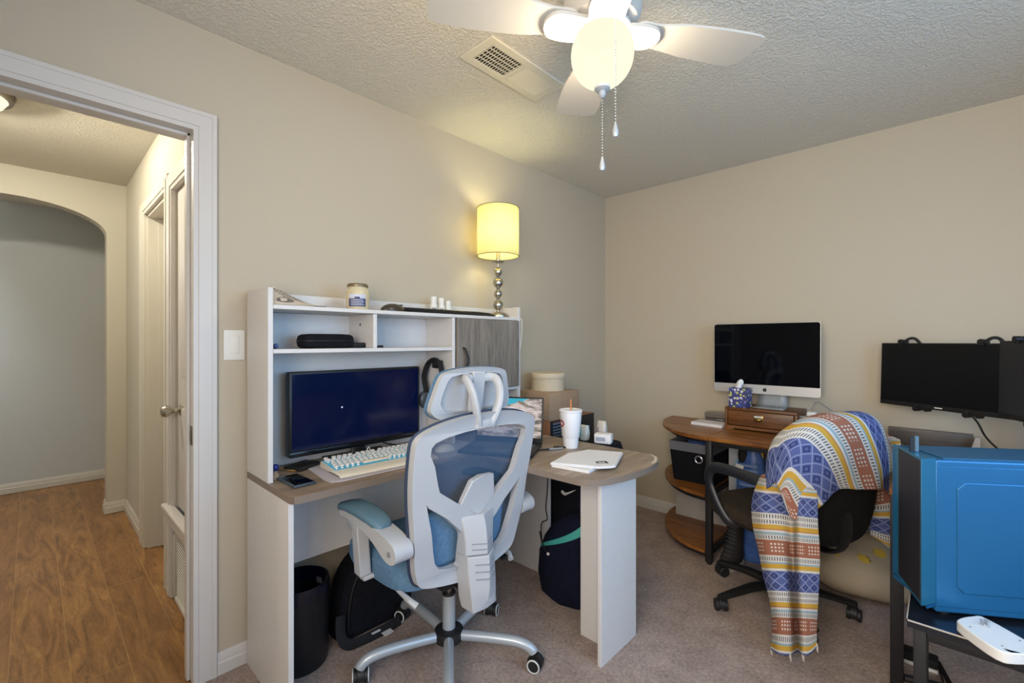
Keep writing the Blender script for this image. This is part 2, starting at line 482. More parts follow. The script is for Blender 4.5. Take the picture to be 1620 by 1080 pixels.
# ------------------------------------------------------------------ the room shell
H = 2.44; XR = 3.05; YF = -3.78; DY0, DY1, DZ = -3.62, -2.827, 2.05      # door opening in the left wall
b = B(); b.box(-0.02, XR+0.1, YF-0.1, 0.1, -0.1, 0.0); struct('floor', b, M['carpet'])
b = B(); b.box(-4.6, -0.02, -4.6, -2.3, -0.1, -0.003); struct('floor_hall', b, M['laminate'])
b = B(); b.box(-0.06, XR+0.1, YF-0.1, 0.1, H, H+0.1); struct('ceiling', b, M['ceil'])
b = B(); b.box(-4.6, -0.06, -4.6, -2.3, H, H+0.1); struct('ceiling_hall', b, M['ceil'])
b = B()
b.box(-0.12, 0, DY1+0.018, 0.1, 0, H); b.box(-0.12, 0, YF-0.1, DY0-0.018, 0, H); b.box(-0.12, 0, DY0-0.018, DY1+0.018, DZ+0.018, H)
struct('wall_left', b, M['wall'])
b = B(); b.box(-0.0, XR+0.1, 0, 0.1, 0, H); struct('wall_back', b, M['wall'])
FX0, FX1 = 1.30, 2.80                                                      # added unseen window behind the camera to light the back wall
b = B(); b.box(0, FX0, YF-0.1, YF, 0, H); b.box(FX1, XR+0.1, YF-0.1, YF, 0, H); b.box(FX0, FX1, YF-0.1, YF, 0, 0.9); b.box(FX0, FX1, YF-0.1, YF, 2.1, H); struct('wall_front', b, M['wall'])
b = B()
for z0, z1 in ((0.9, 0.95), (2.05, 2.1)): b.box(FX0, FX1, YF-0.08, YF-0.03, z0, z1, 0.004)
for x in (FX0, (FX0+FX1)/2-0.02, FX1-0.05): b.box(x, x+0.05, YF-0.08, YF-0.03, 0.95, 2.05, 0.004)
struct('added_window', b, M['trim'])
WY0, WY1, WZ0, WZ1 = -3.0, -1.05, 0.85, 2.1                                # daylight window in the right wall
b = B()
b.box(XR, XR+0.1, WY1, 0.0, 0, H); b.box(XR, XR+0.1, YF, WY0, 0, H)
b.box(XR, XR+0.1, WY0, WY1, 0, WZ0); b.box(XR, XR+0.1, WY0, WY1, WZ1, H)
struct('wall_right', b, M['wall'])
b = B()
for z0, z1 in ((WZ0, WZ0+0.05), (WZ1-0.05, WZ1)): b.box(XR+0.03, XR+0.08, WY0, WY1, z0, z1, 0.004)
for y in (WY0, (WY0+WY1)/2-0.02, WY1-0.05): b.box(XR+0.03, XR+0.08, y, y+0.05, WZ0+0.05, WZ1-0.05, 0.004)
win = struct('window_1', b, M['trim'])
# door lining and casing
def casing_profile(b, y0, y1, z1, x, t, w, sgn=1):
    """stepped casing on the plane X=x (thickness grows along sgn) around an opening y0..y1, height z1"""
    for a, c, tt in ((0.0, 0.22, 0.62), (0.22, 0.80, 0.85), (0.80, 1.0, 1.0)):
        o0, o1 = w*a, w*c; T = t*tt*sgn
        u = [(y1+o0,0),(y1+o1,0),(y1+o1,z1+o1),(y0-o1,z1+o1),(y0-o1,0),(y0-o0,0),(y0-o0,z1+o0),(y1+o0,z1+o0)]
        b.prism(u, lambda y, z, k: Vector((x+(T if k else 0), y, z)))
b = B(); casing_profile(b, DY0, DY1, DZ, 0.0, 0.018, 0.073)
casing_profile(b, DY0, DY1, DZ, -0.12, 0.018, 0.073, -1)
b.box(-0.12, 0, DY1, DY1+0.018, 0, DZ+0.018); b.box(-0.12, 0, DY0-0.018, DY0, 0, DZ+0.018); b.box(-0.12, 0, DY0, DY1, DZ, DZ+0.018)
b.box(-0.072, -0.038, DY1-0.011, DY1, 0, DZ, 0.002, 1); b.box(-0.072, -0.038, DY0, DY0+0.011, 0, DZ, 0.002, 1); b.box(-0.072, -0.038, DY0, DY1, DZ-0.011, DZ, 0.002, 1)
tr = struct('trim_1', b, M['trim'])
b = B(); b.box(-0.036, -0.006, DY1-0.002, DY1+0.002, 0.885, 0.955, 0.001); b.box(-0.028, -0.014, DY1-0.0035, DY1, 0.90, 0.94)
obj('strike_plate', b, M['bronze'], tr)
# baseboards
def baseboard(name, p0, p1, n, mat='trim', h=0.083):
    p0, p1, n = Vector(p0), Vector(p1), Vector(n); b = B()
    prof = [(0,0),(0.014,0),(0.014,h*0.52),(0.0105,h*0.58),(0.0105,h*0.78),(0.006,h*0.9),(0.004,h),(0,h)]
    b.skin([b.ring([Vector((q.x, q.y, 0))+n*a+Vector((0,0,z)) for a, z in prof]) for q in (p0, p1)])
    return struct(name, b, M[mat], angle=25)
baseboard('baseboard_left', (0, DY1+0.075, 0), (0, 0, 0), Vector((1,0,0)))
baseboard('baseboard_back', (0, 0, 0), (XR, 0, 0), Vector((0,-1,0)))
baseboard('baseboard_right', (XR, 0, 0), (XR, YF, 0), Vector((-1,0,0)))
baseboard('baseboard_front', (0, YF, 0), (XR, YF, 0), Vector((0,1,0)))

# ---- hallway seen through the door
HY = -2.745; AX = -2.47; FX = -3.66; HL = -4.05
b = B()
OX0, OX1 = -1.55, -0.93                                                    # doorway further down the hall
CX0, CX1, CZ0, CZ1 = -0.76, -0.16, 0.40, 2.02                              # closet door
b.box(AX-0.12, OX0, HY, HY+0.12, 0, H); b.box(OX0, OX1, HY, HY+0.12, 2.05, H)
b.box(OX1, CX0, HY, HY+0.12, 0, H); b.box(CX0, CX1, HY, HY+0.12, CZ1, H); b.box(CX1, -0.12, HY, HY+0.12, 0, H)
b.box(CX0, CX1, HY+0.0, HY+0.12, 0, CZ0)
struct('wall_hall_right', b, M['hallwall'])
b = B(); b.box(-4.6, -0.12, HL-0.1, HL, 0, H); struct('wall_hall_left', b, M['hallwall'])
# wall with the arched opening
b = B(); yc, hw, zs, za = -3.34, 0.485, 2.05, 2.245
arch = [(yc+hw, 0)]+[(yc+hw*math.cos(t), zs+(za-zs)*math.sin(t)) for t in [math.pi*k/24 for k in range(25)]]+[(yc-hw, 0)]
outer = [(HY+0.05, 0), (HY+0.05, H), (HL, H), (HL, 0)]
poly = arch+[(HL, 0), (HL, H), (HY+0.05, H), (HY+0.05, 0)]
b.prism(poly, lambda y, z, t: Vector((AX-0.12*t, y, z)))
struct('wall_hall_arch', b, M['hallwall'], angle=20)
b = B(); b.box(FX-0.1, FX, -4.6, -2.3, 0, H); struct('wall_hall_far', b, plain('cool_grey_wall_paint', '#c3c7c8', 0.7, bump=(60, 0.1, 0.004)))
b = B(); b.box(FX, AX-0.12, -2.63, -2.53, 0, H); struct('wall_hall_side', b, M['hallwall'])
b = B(); b.box(-4.6, -0.1, -4.7, -4.6, 0, H); struct('wall_hall_outer', b, M['hallwall'])
baseboard('baseboard_hall_far', (FX, -4.6, 0), (FX, -2.63, 0), Vector((1,0,0)), 'trimhall')
baseboard('baseboard_hall_arch', (AX, yc+hw-0.012, 0), (AX, HY, 0), Vector((1,0,0)), 'trimhall')
baseboard('baseboard_hall_return', (AX-0.12, yc+hw, 0), (AX+0.012, yc+hw, 0), Vector((0,-1,0)), 'trimhall')
baseboard('baseboard_hall_right', (AX, HY, 0), (OX0-0.17, HY, 0), Vector((0,-1,0)), 'trimhall')
baseboard('baseboard_hall_closet', (-0.90, HY, 0), (CX0-0.005, HY, 0), Vector((0,-1,0)), 'trimhall')
# casing of the doorway along the hall, with its stop and closed slab
b = B()
def casing_y(x0, x1, z1, wl, wr, wt, t, zb=0.0):
    u = [(x1,zb),(x1+wr,zb),(x1+wr,z1+wt),(x0-wl,z1+wt),(x0-wl,zb),(x0,zb),(x0,z1),(x1,z1)]
    b.prism(u, lambda x, z, k: Vector((x, HY-(t if k else 0), z)))
casing_y(OX0, OX1, 2.05, 0.17, 0.07, 0.08, 0.018)
casing_y(OX0-0.02, OX1+0.02, 2.07, 0.13, 0.03, 0.035, 0.022)
b.box(OX0, OX0+0.018, HY, HY+0.12, 0, 2.05); b.box(OX1-0.018, OX1, HY, HY+0.12, 0, 2.05); b.box(OX0, OX1, HY, HY+0.12, 2.032, 2.05)
b.box(OX0+0.018, OX0+0.03, HY+0.05, HY+0.085, 0, 2.03)
t2 = struct('trim_2', b, M['trimhall'])
b = B(); b.box(OX0-0.004, OX0+0.02, HY+0.086, HY+0.112, 0.985, 1.06, 0.001); obj('strike_plate', b, M['bronze'], t2)
b = B(); b.box(OX0+0.018, OX1-0.018, HY+0.086, HY+0.12, 0.01, 2.03, 0.002); struct('door_2', b, M['trimhall'])
# closet door above a sill, return-air grille below
b = B()
casing_y(CX0, CX1, CZ1, 0.085, 0.03, 0.09, 0.018)
casing_y(CX0-0.02, CX1+0.01, CZ1+0.02, 0.05, 0.015, 0.05, 0.023)
b.box(CX0-0.085, CX1+0.03, HY-0.045, HY, CZ0+0.035, CZ0+0.055, 0.006, 2); b.box(CX0-0.085, CX1+0.03, HY-0.03, HY, CZ0-0.03, CZ0+0.035, 0.006, 2)
struct('trim_3', b, M['trim'])
b = B(); b.box(CX0+0.003, CX1-0.003, HY+0.008, HY+0.045, CZ0+0.055, CZ1-0.003, 0.002)
for z0, z1 in ((0.55, 0.95), (1.10, 1.90)): b.box(CX0+0.11, CX1-0.11, HY+0.0, HY+0.012, z0, z1, 0.008, 2)
dr = struct('door_1', b, M['trim'])
b = B(); Mk = Matrix.Translation((-0.655, HY+0.008, 0.94)) @ Matrix.Rotation(R(90), 4, 'X')
b.lathe([(0,0),(0.031,0),(0.031,0.006),(0.02,0.012),(0.011,0.016),(0.011,0.034),(0.018,0.042),(0.027,0.055),(0.0285,0.068),(0.022,0.079),(0.01,0.084),(0,0.0845)], seg=28, M=Mk)
obj('door_knob', b, M['nickel'], dr)
g = thing('air_return_grille', 'white louvred return-air grille low on the hallway wall below the closet door', 'vent', (-0.44, HY, 0.0))
b = B(); x0, x1, z0, z1 = CX0+0.03, CX1-0.0, 0.005, 0.345
b.box(x0, x0+0.02, HY-0.012, HY, z0, z1, 0.002); b.box(x1-0.02, x1, HY-0.012, HY, z0, z1, 0.002)
b.box(x0, x1, HY-0.012, HY, z1-0.02, z1, 0.002); b.box(x0, x1, HY-0.012, HY, z0, z0+0.02, 0.002)
b.box((x0+x1)/2-0.006, (x0+x1)/2+0.006, HY-0.010, HY, z0, z1)
obj('grille_frame', b, M['trimhall'], g)
b = B(); b.box(x0+0.005, x1-0.005, HY-0.0008, HY-0.0002, z0+0.01, z1-0.01); obj('grille_shade_sheet', b, M['ventdark'], g)  # dark sheet on the solid wall, painted shade between the slats
b = B()
for k in range(21):
    z = z0+0.026+k*0.0143
    b.box(x0+0.02, x1-0.02, -0.0042, 0.0, -0.0009, 0.0009, M=Matrix.Translation((0, HY-0.001, z)) @ Matrix.Rotation(R(45), 4, 'X'))
obj('louvre_slats', b, M['trimhall'], g)
# flush ceiling lamp in the hall
hl = thing('hall_ceiling_lamp', 'round flush ceiling lamp with bronze ring glowing in the hallway', 'ceiling lamp', (-1.19, -3.455, H))
b = B(); b.lathe([(0,H-0.001),(0.165,H-0.001),(0.17,H-0.02),(0.16,H-0.05),(0.145,H-0.05),(0.14,H-0.03),(0,H-0.03)], (-1.19, -3.455, 0), 40); obj('ring', b, M['bronze'], hl)
b = B(); b.lathe([(0.14,H-0.032),(0.143,H-0.05),(0.13,H-0.075),(0.09,H-0.105),(0.04,H-0.12),(0,H-0.123)], (-1.19, -3.455, 0), 40); obj('glass_bowl', b, M['hallbowl'], hl)

# ------------------------------------------------------------------ fixtures on the walls and ceiling
sw = thing('light_switch', 'white rocker light switch on the wall between the doorway and the desk', 'switch', (0, -2.69, 1.2))
b = B(); b.box(0.0005, 0.006, -2.729, -2.655, 1.197, 1.315, 0.003); obj('wall_plate', b, M['whitep'], sw)
b = B(); b.box(0.004, 0.009, -2.708, -2.676, 1.222, 1.29, 0.002, M=None); obj('rocker', b, M['whitep'], sw)
v = thing('ceiling_vent', 'white rectangular air register on the ceiling beside the fan, half its slats open', 'vent', (0.67, -1.80, H))
b = B(); x0, x1, y0, y1 = 0.575, 0.765, -2.03, -1.565
def rect(a0, a1, c0, c1): return [(a0,c0),(a1,c0),(a1,c1),(a0,c1)]
b.prism(rect(x0,x1,y0,y1), lambda x, y, k: Vector((x, y, H-(0.009 if k else 0.0))), [rect(x0+0.036,x1-0.036,y0+0.04,-1.812), rect(x0+0.036,x1-0.036,-1.790,y1-0.04)])
bevelmod(obj("register_frame", b, M['ventwhite'], v), 0.002)
b = B(); b.box(x0+0.03, x1-0.03, y0+0.03, y1-0.03, H-0.0022, H-0.0002); obj('duct_shade_sheet', b, M['ventdark'], v)  # dark sheet under the solid ceiling, painted shade of an open duct
b = B()
for k in range(13): b.box(x0+0.036, x1-0.036, -0.0010, 0.0010, -0.0075, 0.0, M=Matrix.Translation((0, -1.982+k*0.0137, H-0.0015)) @ Matrix.Rotation(R(-32), 4, 'X'))
for k in range(4): b.box(-0.0016, 0.0016, -1.99, -1.81, H-0.006, H-0.0015, M=Matrix.Translation((0.635+k*0.024, 0, 0)))
obj('open_slats', b, M['ventwhite'], v)
b = B()
for k in range(16): b.box(x0+0.036, x1-0.036, -0.0062, 0.0062, -0.0012, 0.0012, M=Matrix.Translation((0, -1.782+k*0.0115, H-0.0065)) @ Matrix.Rotation(R(-13), 4, 'X'))
obj('closed_slats', b, M['ventwhite'], v)

fx, fy = 1.256, -2.036
cf = thing('ceiling_fan', 'white ceiling fan with four blades and a lit alabaster bowl', 'ceiling fan', (fx, fy, H))
b = B(); b.lathe([(0,H-0.0005),(0.085,H-0.0005),(0.09,H-0.02),(0.085,H-0.06),(0.105,H-0.085),(0.118,H-0.11),(0.118,H-0.17),(0.105,H-0.20),(0.07,H-0.215),(0.0,H-0.215)], (fx, fy, 0), 40)
obj('motor_housing', b, M['fan'], cf)
b = B(); b.lathe([(0,2.228),(0.07,2.228),(0.086,2.224),(0.086,2.214),(0.074,2.208),(0,2.208)], (fx, fy, 0), 40); obj('light_fitter', b, M['fan'], cf)
b = B(); b.cyl((fx,fy,2.2060),(fx,fy,2.2078),0.0738,seg=32); obj('glare_blocker', b, M['glareplate'], cf)  # added black disc, keeps the lit fitter from glaring through the bowl
for ang in (56, 135, 237.5, 314.5):
    a = R(ang); ca, sa = math.cos(a), math.sin(a)
    def P3(r, t, z): return Vector((fx+r*ca-t*sa, fy+r*sa+t*ca, z))
    # tapering blade outline, pitched about its own axis
    out = [(0.10,-0.045),(0.17,-0.05),(0.24,-0.064),(0.34,-0.072),(0.44,-0.074),(0.50,-0.072),(0.525,-0.062),(0.532,-0.03),(0.53,0.03),(0.52,0.058),(0.49,0.068),(0.42,0.068),(0.32,0.062),(0.24,0.05),(0.17,0.042),(0.10,0.04)]
    out = [(q.x, q.y) for q in catmull([(p[0], p[1], 0) for p in out], 4, True)]
    b = B(); b.prism(out, lambda r, t, k: P3(r*0.985, t*1.18, 2.222+0.05*t+(0.007 if k else 0.0)))
    bl = obj('blade', b, M['fan'], cf)
    b = B(); out = [(0.05,-0.04),(0.10,-0.06),(0.155,-0.055),(0.178,-0.03),(0.186,0.0),(0.178,0.028),(0.155,0.048),(0.10,0.05),(0.05,0.04)]
    out = [(q.x, q.y) for q in catmull([(p[0], p[1], 0) for p in out], 4, True)]
    b.prism(out, lambda r, t, k: P3(r, t, 2.210+0.04*t+(0.011 if k else 0.0))); obj('blade_iron', b, M['fan'], bl)
b = B(); gz = 2.147
prof = [(0.075, gz+0.068)]+[(0.095*math.sin(t)**0.9, gz+(0.095 if math.cos(t) > 0 else 0.098)*math.cos(t)) for t in [R(x) for x in range(50, 180, 7)]]+[(0.0, gz-0.098)]
b.lathe(prof, (fx, fy, 0), 48); obj('light_bowl', b, M['fanbowl'], cf)
b = B(); b.lathe([(0,-0.0975),(0.024,-0.0975),(0.024,-0.106),(0.016,-0.113),(0.011,-0.114),(0.011,-0.126),(0.006,-0.132),(0,-0.133)], (fx, fy, gz), 24); obj('finial', b, M['steel'], cf)
for dx, dy, zt, zb in ((0.0, 0.0, gz-0.132, 1.835), (0.085, -0.066, 2.205, 1.89)):
    b = B(); n = int((zt-zb)/0.0085)
    for k in range(n): b.ball((fx+dx, fy+dy, zt-k*(zt-zb)/n), 0.0021, seg=6)
    ch = obj('pull_chain', b, M['steel'], cf)
    b = B(); b.lathe([(0,0.024),(0.002,0.02),(0.005,0.008),(0.0085,-0.006),(0.009,-0.014),(0.006,-0.022),(0,-0.024)], (fx+dx, fy+dy, zb-0.02), 16); obj('pull_fob', b, M['steel'], ch)
# ------------------------------------------------------------------ L-shaped desk with hutch
DT = 0.757
dk = thing('corner_desk', 'white L-shaped desk with grey oak top, open hutch and one grey cabinet door', 'desk', (0.3, -2.0, 0))
def panel(name, *a, mat='white', bev=0.0015, parent=None, label=None):
    b = B(); b.box(*a, bev, 1); return obj(name, b, M[mat], parent or dk, label)
out = [(0.02,-2.652),(0.44,-2.652),(0.464,-2.642),(0.47,-2.62),(0.47,-1.862),(0.49,-1.848),(1.02,-1.836),(1.055,-1.825)]
arc = catmull([(1.055,-1.825,0),(1.10,-1.765,0),(1.132,-1.65,0),(1.142,-1.52,0),(1.128,-1.40,0),(1.09,-1.325,0),(1.03,-1.297,0)], 5)
out += [(p.x, p.y) for p in arc[1:]]+[(0.02,-1.297)]
b = B(); b.poly(out, DT-0.024, DT); o = obj('desktop', b, M['oak'], dk); o.data.materials.append(M['oakedge'])
for p in o.data.polygons:
    if abs(p.normal.z) < 0.5: p.material_index = 1
b = B(); b.poly([(1.033,-1.301),(1.062,-1.316),(1.088,-1.345),(1.108,-1.392),(1.118,-1.44),(1.1295,-1.44),(1.1225,-1.395),(1.092,-1.330),(1.062,-1.307)], DT+0.0002, DT+0.0008); obj('chipped_edge', b, plain('pale_chipped_edge','#d0c3b0',0.7), dk)
panel('side_panel', 0.02, 0.44, -2.652, -2.634, 0, DT-0.0245)
panel('end_panel', 0.02, 0.47, -1.318, -1.300, 0, DT-0.0245)
panel('modesty_panel', 0.16, 0.176, -2.633, -1.319, 0.405, DT-0.0245)
panel('leg_panel', 1.031, 1.049, -1.714, -1.438, 0, DT-0.0245)
panel('leg_panel', 0.872, 1.0305, -1.601, -1.583, 0, DT-0.0245)
HX = 0.25
panel('hutch_side', 0.02, HX, -2.652, -2.634, DT+0.0005, 1.466)
panel('hutch_side', 0.02, HX, -1.324, -1.306, DT+0.0005, 1.466)
panel('hutch_back', 0.021, 0.026, -2.6335, -1.3245, DT+0.0005, 1.388)
panel('top_shelf', 0.021, HX, -2.6335, -1.3245, 1.389, 1.405)
panel('gallery_rail', 0.021, 0.037, -2.6335, -1.3245, 1.4055, 1.466)
panel('middle_shelf', 0.0265, HX-0.004, -2.6335, -1.8005, 1.226, 1.242)
dv = panel('divider', 0.0265, HX-0.006, -2.231, -2.213, 1.2425, 1.3885)
b = B(); b.cyl((0.13,-2.2315,1.345),(0.13,-2.2295,1.345),0.006,seg=16); obj('cable_hole_cap', b, M['blackmetal'], dv)
panel('cabinet_side', 0.0265, HX-0.004, -1.80, -1.782, DT+0.0005, 1.3885)
panel('cabinet_shelf', 0.0265, HX-0.001, -1.7815, -1.3245, 1.0, 1.016)
dr = panel('cabinet_door', HX-0.004, HX+0.012, -1.779, -1.328, 1.019, 1.386, mat='greydoor')
b = B(); b.tube(catmull([(HX+0.011,-1.742,1.237),(HX+0.022,-1.742,1.232),(HX+0.030,-1.738,1.21),(HX+0.034,-1.732,1.178),(HX+0.030,-1.738,1.145),(HX+0.022,-1.742,1.123),(HX+0.011,-1.742,1.118)], 5), 0.0055, 8, flat=(1.0,1.3)); obj('handle', b, M['black'], dr)
for y in (-2.49, -2.25):
    b = B(); b.cyl((0.1,y,1.226),(0.1,y,1.2215),0.009,seg=16); obj('screw_cap', b, M['whitep'], dk)

# ------------------------------------------------------------------ things on the hutch
ZT = 1.4055
lx, ly = 0.165, -1.402
lp = thing('table_lamp', 'lit table lamp with yellow drum shade and stacked nickel spheres', 'lamp', (lx, ly, ZT))
b = B(); b.lathe([(0,0),(0.062,0),(0.064,0.006),(0.062,0.014),(0.052,0.02),(0.045,0.026),(0.012,0.032),(0.010,0.045),(0,0.045)], (lx,ly,ZT), 40); obj('base', b, M['nickel'], lp)
z = ZT+0.043
for r in (0.030, 0.0245, 0.0295, 0.0245):
    b = B(); b.ball((lx,ly,z+r), r, seg=28); b.lathe([(0,-0.004),(0.009,-0.003),(0.011,0.001),(0.009,0.005),(0,0.005)], (lx,ly,z), 20); b.lathe([(0,-0.006),(0.009,-0.004),(0.010,0.0),(0.008,0.004),(0,0.006)], (lx,ly,z+2*r), 20)
    obj('stem_sphere', b, M['nickel'], lp); z += 2*r+0.009
b = B(); b.lathe([(0,0),(0.006,0),(0.006,0.02),(0.034,0.026),(0.036,0.03),(0.012,0.034),(0.012,0.09),(0,0.09)], (lx,ly,z-0.006), 28); obj('socket', b, M['nickel'], lp)
SZ0, SZ1, SR = 1.757, 2.03, 0.119
b = B()
rr = [(SR, SZ0), (SR-0.001, SZ1)]
b.skin([b.ring([Vector((lx+r*math.cos(2*math.pi*k/56), ly+r*math.sin(2*math.pi*k/56), zz)) for k in range(56)]) for r, zz in ((SR,SZ0),(SR,(SZ0+SZ1)/2),(SR,SZ1),(SR-0.003,SZ1),(SR-0.003,(SZ0+SZ1)/2),(SR-0.003,SZ0),(SR,SZ0))], True, False)
bmesh.ops.remove_doubles(b.bm, verts=b.bm.verts, dist=1e-5)
sh = obj('lamp_shade', b, M['shade'], lp)
rimtape = plain('shade_rim_tape', '#8e8550', 0.8)
for zz in (SZ0, SZ1):
    b = B(); b.tube([(lx+SR*math.cos(2*math.pi*k/56), ly+SR*math.sin(2*math.pi*k/56), zz) for k in range(57)], 0.0022, 6); obj('shade_rim', b, rimtape, sh)
b = B(); b.lathe([(0.0,0),(0.013,0),(0.014,0.02),(0.028,0.05),(0.03,0.065),(0.022,0.085),(0,0.094)], (lx,ly,z+0.085), 24); obj('light_bulb', b, emit('lit_bulb', '#ffe9a0', 6.0), lp)
b = B(); b.tube(catmull([(lx,ly+0.06,ZT+0.006),(0.2,-1.33,ZT+0.004),(0.252,-1.302,1.40),(0.256,-1.299,1.36),(0.252,-1.298,1.30),(0.22,-1.297,1.1),(0.18,-1.296,0.80)], 6), 0.002, 6); obj('power_cord', b, M['whitep'], lp)

fl = thing('advert_flyer', 'cream printed flyer curled up against the left end of the top shelf', 'flyer', (0.16, -2.56, ZT))
b = B()
def fly(s, t, o=0.0):      # s along the shelf, t up the sheet
    y = -2.629+0.20*s; lift = 0.072*(1-s)**0.8*t*min(1.0, 0.70+2.2*s)
    return Vector((0.238-0.10*t-o*0.3, y, ZT+0.002+lift+0.010*(1-s)*math.sin(s*6)*t+o))
for o in (0.0, 0.0012): b.grid([[fly(s/14, t/8, o) for s in range(15)] for t in range(9)])
obj('sheet', b, plain('cream_flyer_paper', '#d9cdbf', 0.7), fl, recalc=False)
b = B()
rnd = random.Random(3)
def blob(s0, t0, ds, dt):
    b.grid([[fly(min(1, s0+ds*i/4), min(1, t0+dt*j/2), 0.0022) for i in range(5)] for j in range(3)])
for row in range(4):
    s = 0.10+0.05*row
    while s < 0.82-0.05*row:
        w = rnd.uniform(0.02, 0.07); blob(s, 0.88-row*0.13, w, 0.055); s += w+0.02
obj('printed_lines', b, plain('brown_print', '#54463f', 0.7), fl, recalc=False)
b = B(); cs = [fly(0.26+0.17*math.cos(k*math.pi/9), 0.27+0.17*math.sin(k*math.pi/9)+0.05*math.cos(k*math.pi/9), 0.0022) for k in range(18)]
b.bm.faces.new(b.ring(cs)); obj('printed_picture', b, plain('grey_print', '#77706c', 0.7), fl, recalc=False)

jx, jy = 0.185, -2.272
j = thing('candle_jar', 'cream candle jar with a navy label on the top shelf', 'candle', (jx, jy, ZT))
b = B(); b.lathe([(0,0),(0.044,0),(0.048,0.006),(0.049,0.06),(0.047,0.08),(0.041,0.088),(0.039,0.094),(0.039,0.097),(0,0.097)], (jx,jy,ZT), 40); obj('glass', b, M['wax'], j)
b = B(); b.lathe([(0,0.097),(0.043,0.097),(0.0435,0.106),(0.039,0.111),(0,0.112)], (jx,jy,ZT), 40); obj('lid', b, M['lidgold'], j)
def wrap(b, r, a0, a1, z0, z1, cx, cy, n=12):
    A = [a0+(a1-a0)*k/n for k in range(n+1)]
    b.grid([[Vector((cx+r*math.cos(a), cy+r*math.sin(a), zz)) for a in A] for zz in (z0, z1)])
b = B(); wrap(b, 0.0497, R(-72), R(12), ZT+0.012, ZT+0.046, jx, jy); wrap(b, 0.0497, R(-42), R(-18), ZT+0.046, ZT+0.053, jx, jy); obj('label', b, M['bluelabel'], j)
b = B(); wrap(b, 0.0495, R(-72), R(12), ZT+0.046, ZT+0.064, jx, jy)
for k in range(4): wrap(b, 0.0500, R(-62), R(4)-R(6)*(k%2), ZT+0.018+k*0.007, ZT+0.0205+k*0.007, jx, jy)
obj('label_text', b, plain('pale_label_print', '#c3c4d2', 0.6), j)
names = ['tallest and leftmost of the three white pill bottles on the top shelf', 'middle one of the three white pill bottles on the top shelf', 'smallest and rightmost of the three white pill bottles on the top shelf']
for (y, h, r), lab in zip(((-1.806, 0.096, 0.019), (-1.757, 0.092, 0.0175), (-1.710, 0.080, 0.0165)), names):
    x = 0.10; t = thing('pill_bottle', lab, 'bottle', (x, y, ZT), group='white pill bottles on the hutch')
    b = B(); b.lathe([(0,0),(r,0),(r,h*0.55),(r*0.75,h*0.66),(r*0.7,h*0.68),(0,h*0.68)], (x,y,ZT), 24); obj('bottle_body', b, M['whitep'], t)
    b = B(); b.lathe([(0,h*0.66),(r*0.86,h*0.66),(r*0.86,h*0.97),(r*0.8,h),(0,h)], (x,y,ZT), 24); obj('cap', b, M['whitep'], t)
    b = B(); wrap(b, r*1.015, R(-60), R(10), ZT+h*0.14, ZT+h*0.4, x, y, 8); obj('label', b, plain('bottle_print', '#8d8b90', 0.6), t)
b = B(); b.ball((0,0,0), 1, 0.034, 0.062, 0.034, 28)
for v in b.bm.verts: v.co.z = max(v.co.z, -0.002)
b.xform(Matrix.Translation((0.195,-2.105,ZT+0.0025)))
ms = thing('computer_mouse', 'dark rounded computer mouse between the candle jar and the black keyboard', 'mouse', (0.195,-2.105,ZT)); obj('mouse_shell', b, plain('brownish_gloss_plastic', '#3a352d', 0.25), ms)
b = B(); b.box(0.188,0.202,-2.075,-2.055,ZT+0.029,ZT+0.034,0.003); obj('scroll_wheel', b, M['black'], ms)
ks = thing('spare_keyboard', 'long slim black keyboard lying along the front of the top shelf', 'keyboard', (0.18,-1.78,ZT))
b = B(); b.prism([(0.115,0.0),(0.232,0.0),(0.236,0.006),(0.230,0.012),(0.118,0.026),(0.112,0.022)], lambda x, z, t: Vector((x, -2.036 if t == 0 else -1.503, ZT+0.001+z))); obj('case', b, M['blackmatte'], ks)
b = B()
for i in range(20):
    for k in range(5):
        x = 0.128+k*0.02; y = -2.02+i*0.0253
        b.box(x, x+0.016, y, y+0.021, ZT+0.024-k*0.0023, ZT+0.029-k*0.0025, 0.0015, 1)
obj('key_block', b, M['black'], ks)
# middle shelf
ZM = 1.2425
ec = thing('zip_case', 'black rounded zip case on the middle hutch shelf', 'case', (0.14,-2.395,ZM))
def pillbox(b, cx, cy, z0, hx_, hy_, h, n=3.0, seg=40):
    rings = []
    for s, zz in ((0.86,0),(0.97,0.12),(1.0,0.35),(1.0,0.62),(0.96,0.85),(0.86,0.96),(0.6,1.0)):
        rings.append(b.ring([Vector((cx+hx_*s*math.copysign(abs(math.cos(t))**(2/n), math.cos(t)), cy+hy_*s*math.copysign(abs(math.sin(t))**(2/n), math.sin(t)), z0+h*zz)) for t in [2*math.pi*k/seg for k in range(seg)]]))
    b.skin(rings); return b
b = B(); pillbox(b, 0.145, -2.392, ZM+0.0005, 0.062, 0.112, 0.058); obj('shell', b, M['blacknylon'], ec)
b = B(); b.tube([(0.145+0.063*math.copysign(abs(math.cos(t))**(2/3), math.cos(t)), -2.392+0.113*math.copysign(abs(math.sin(t))**(2/3), math.sin(t)), ZM+0.030) for t in [2*math.pi*k/40 for k in range(41)]], 0.0022, 6); obj('zip', b, M['black'], ec)
po = B(); pillbox(po, 0.15, -2.252, ZM+0.0005, 0.03, 0.05, 0.022); solo('sunglasses_pouch', po, M['blackmatte'], 'small flat black pouch right of the zip case, against the divider', 'pouch')
po = B(); po.box(0.19,0.215,-2.205,-2.165,ZM+0.0005,ZM+0.011,0.003); solo('usb_adapter', po, M['black'], 'tiny flat black adapter lying just right of the hutch divider', 'adapter')
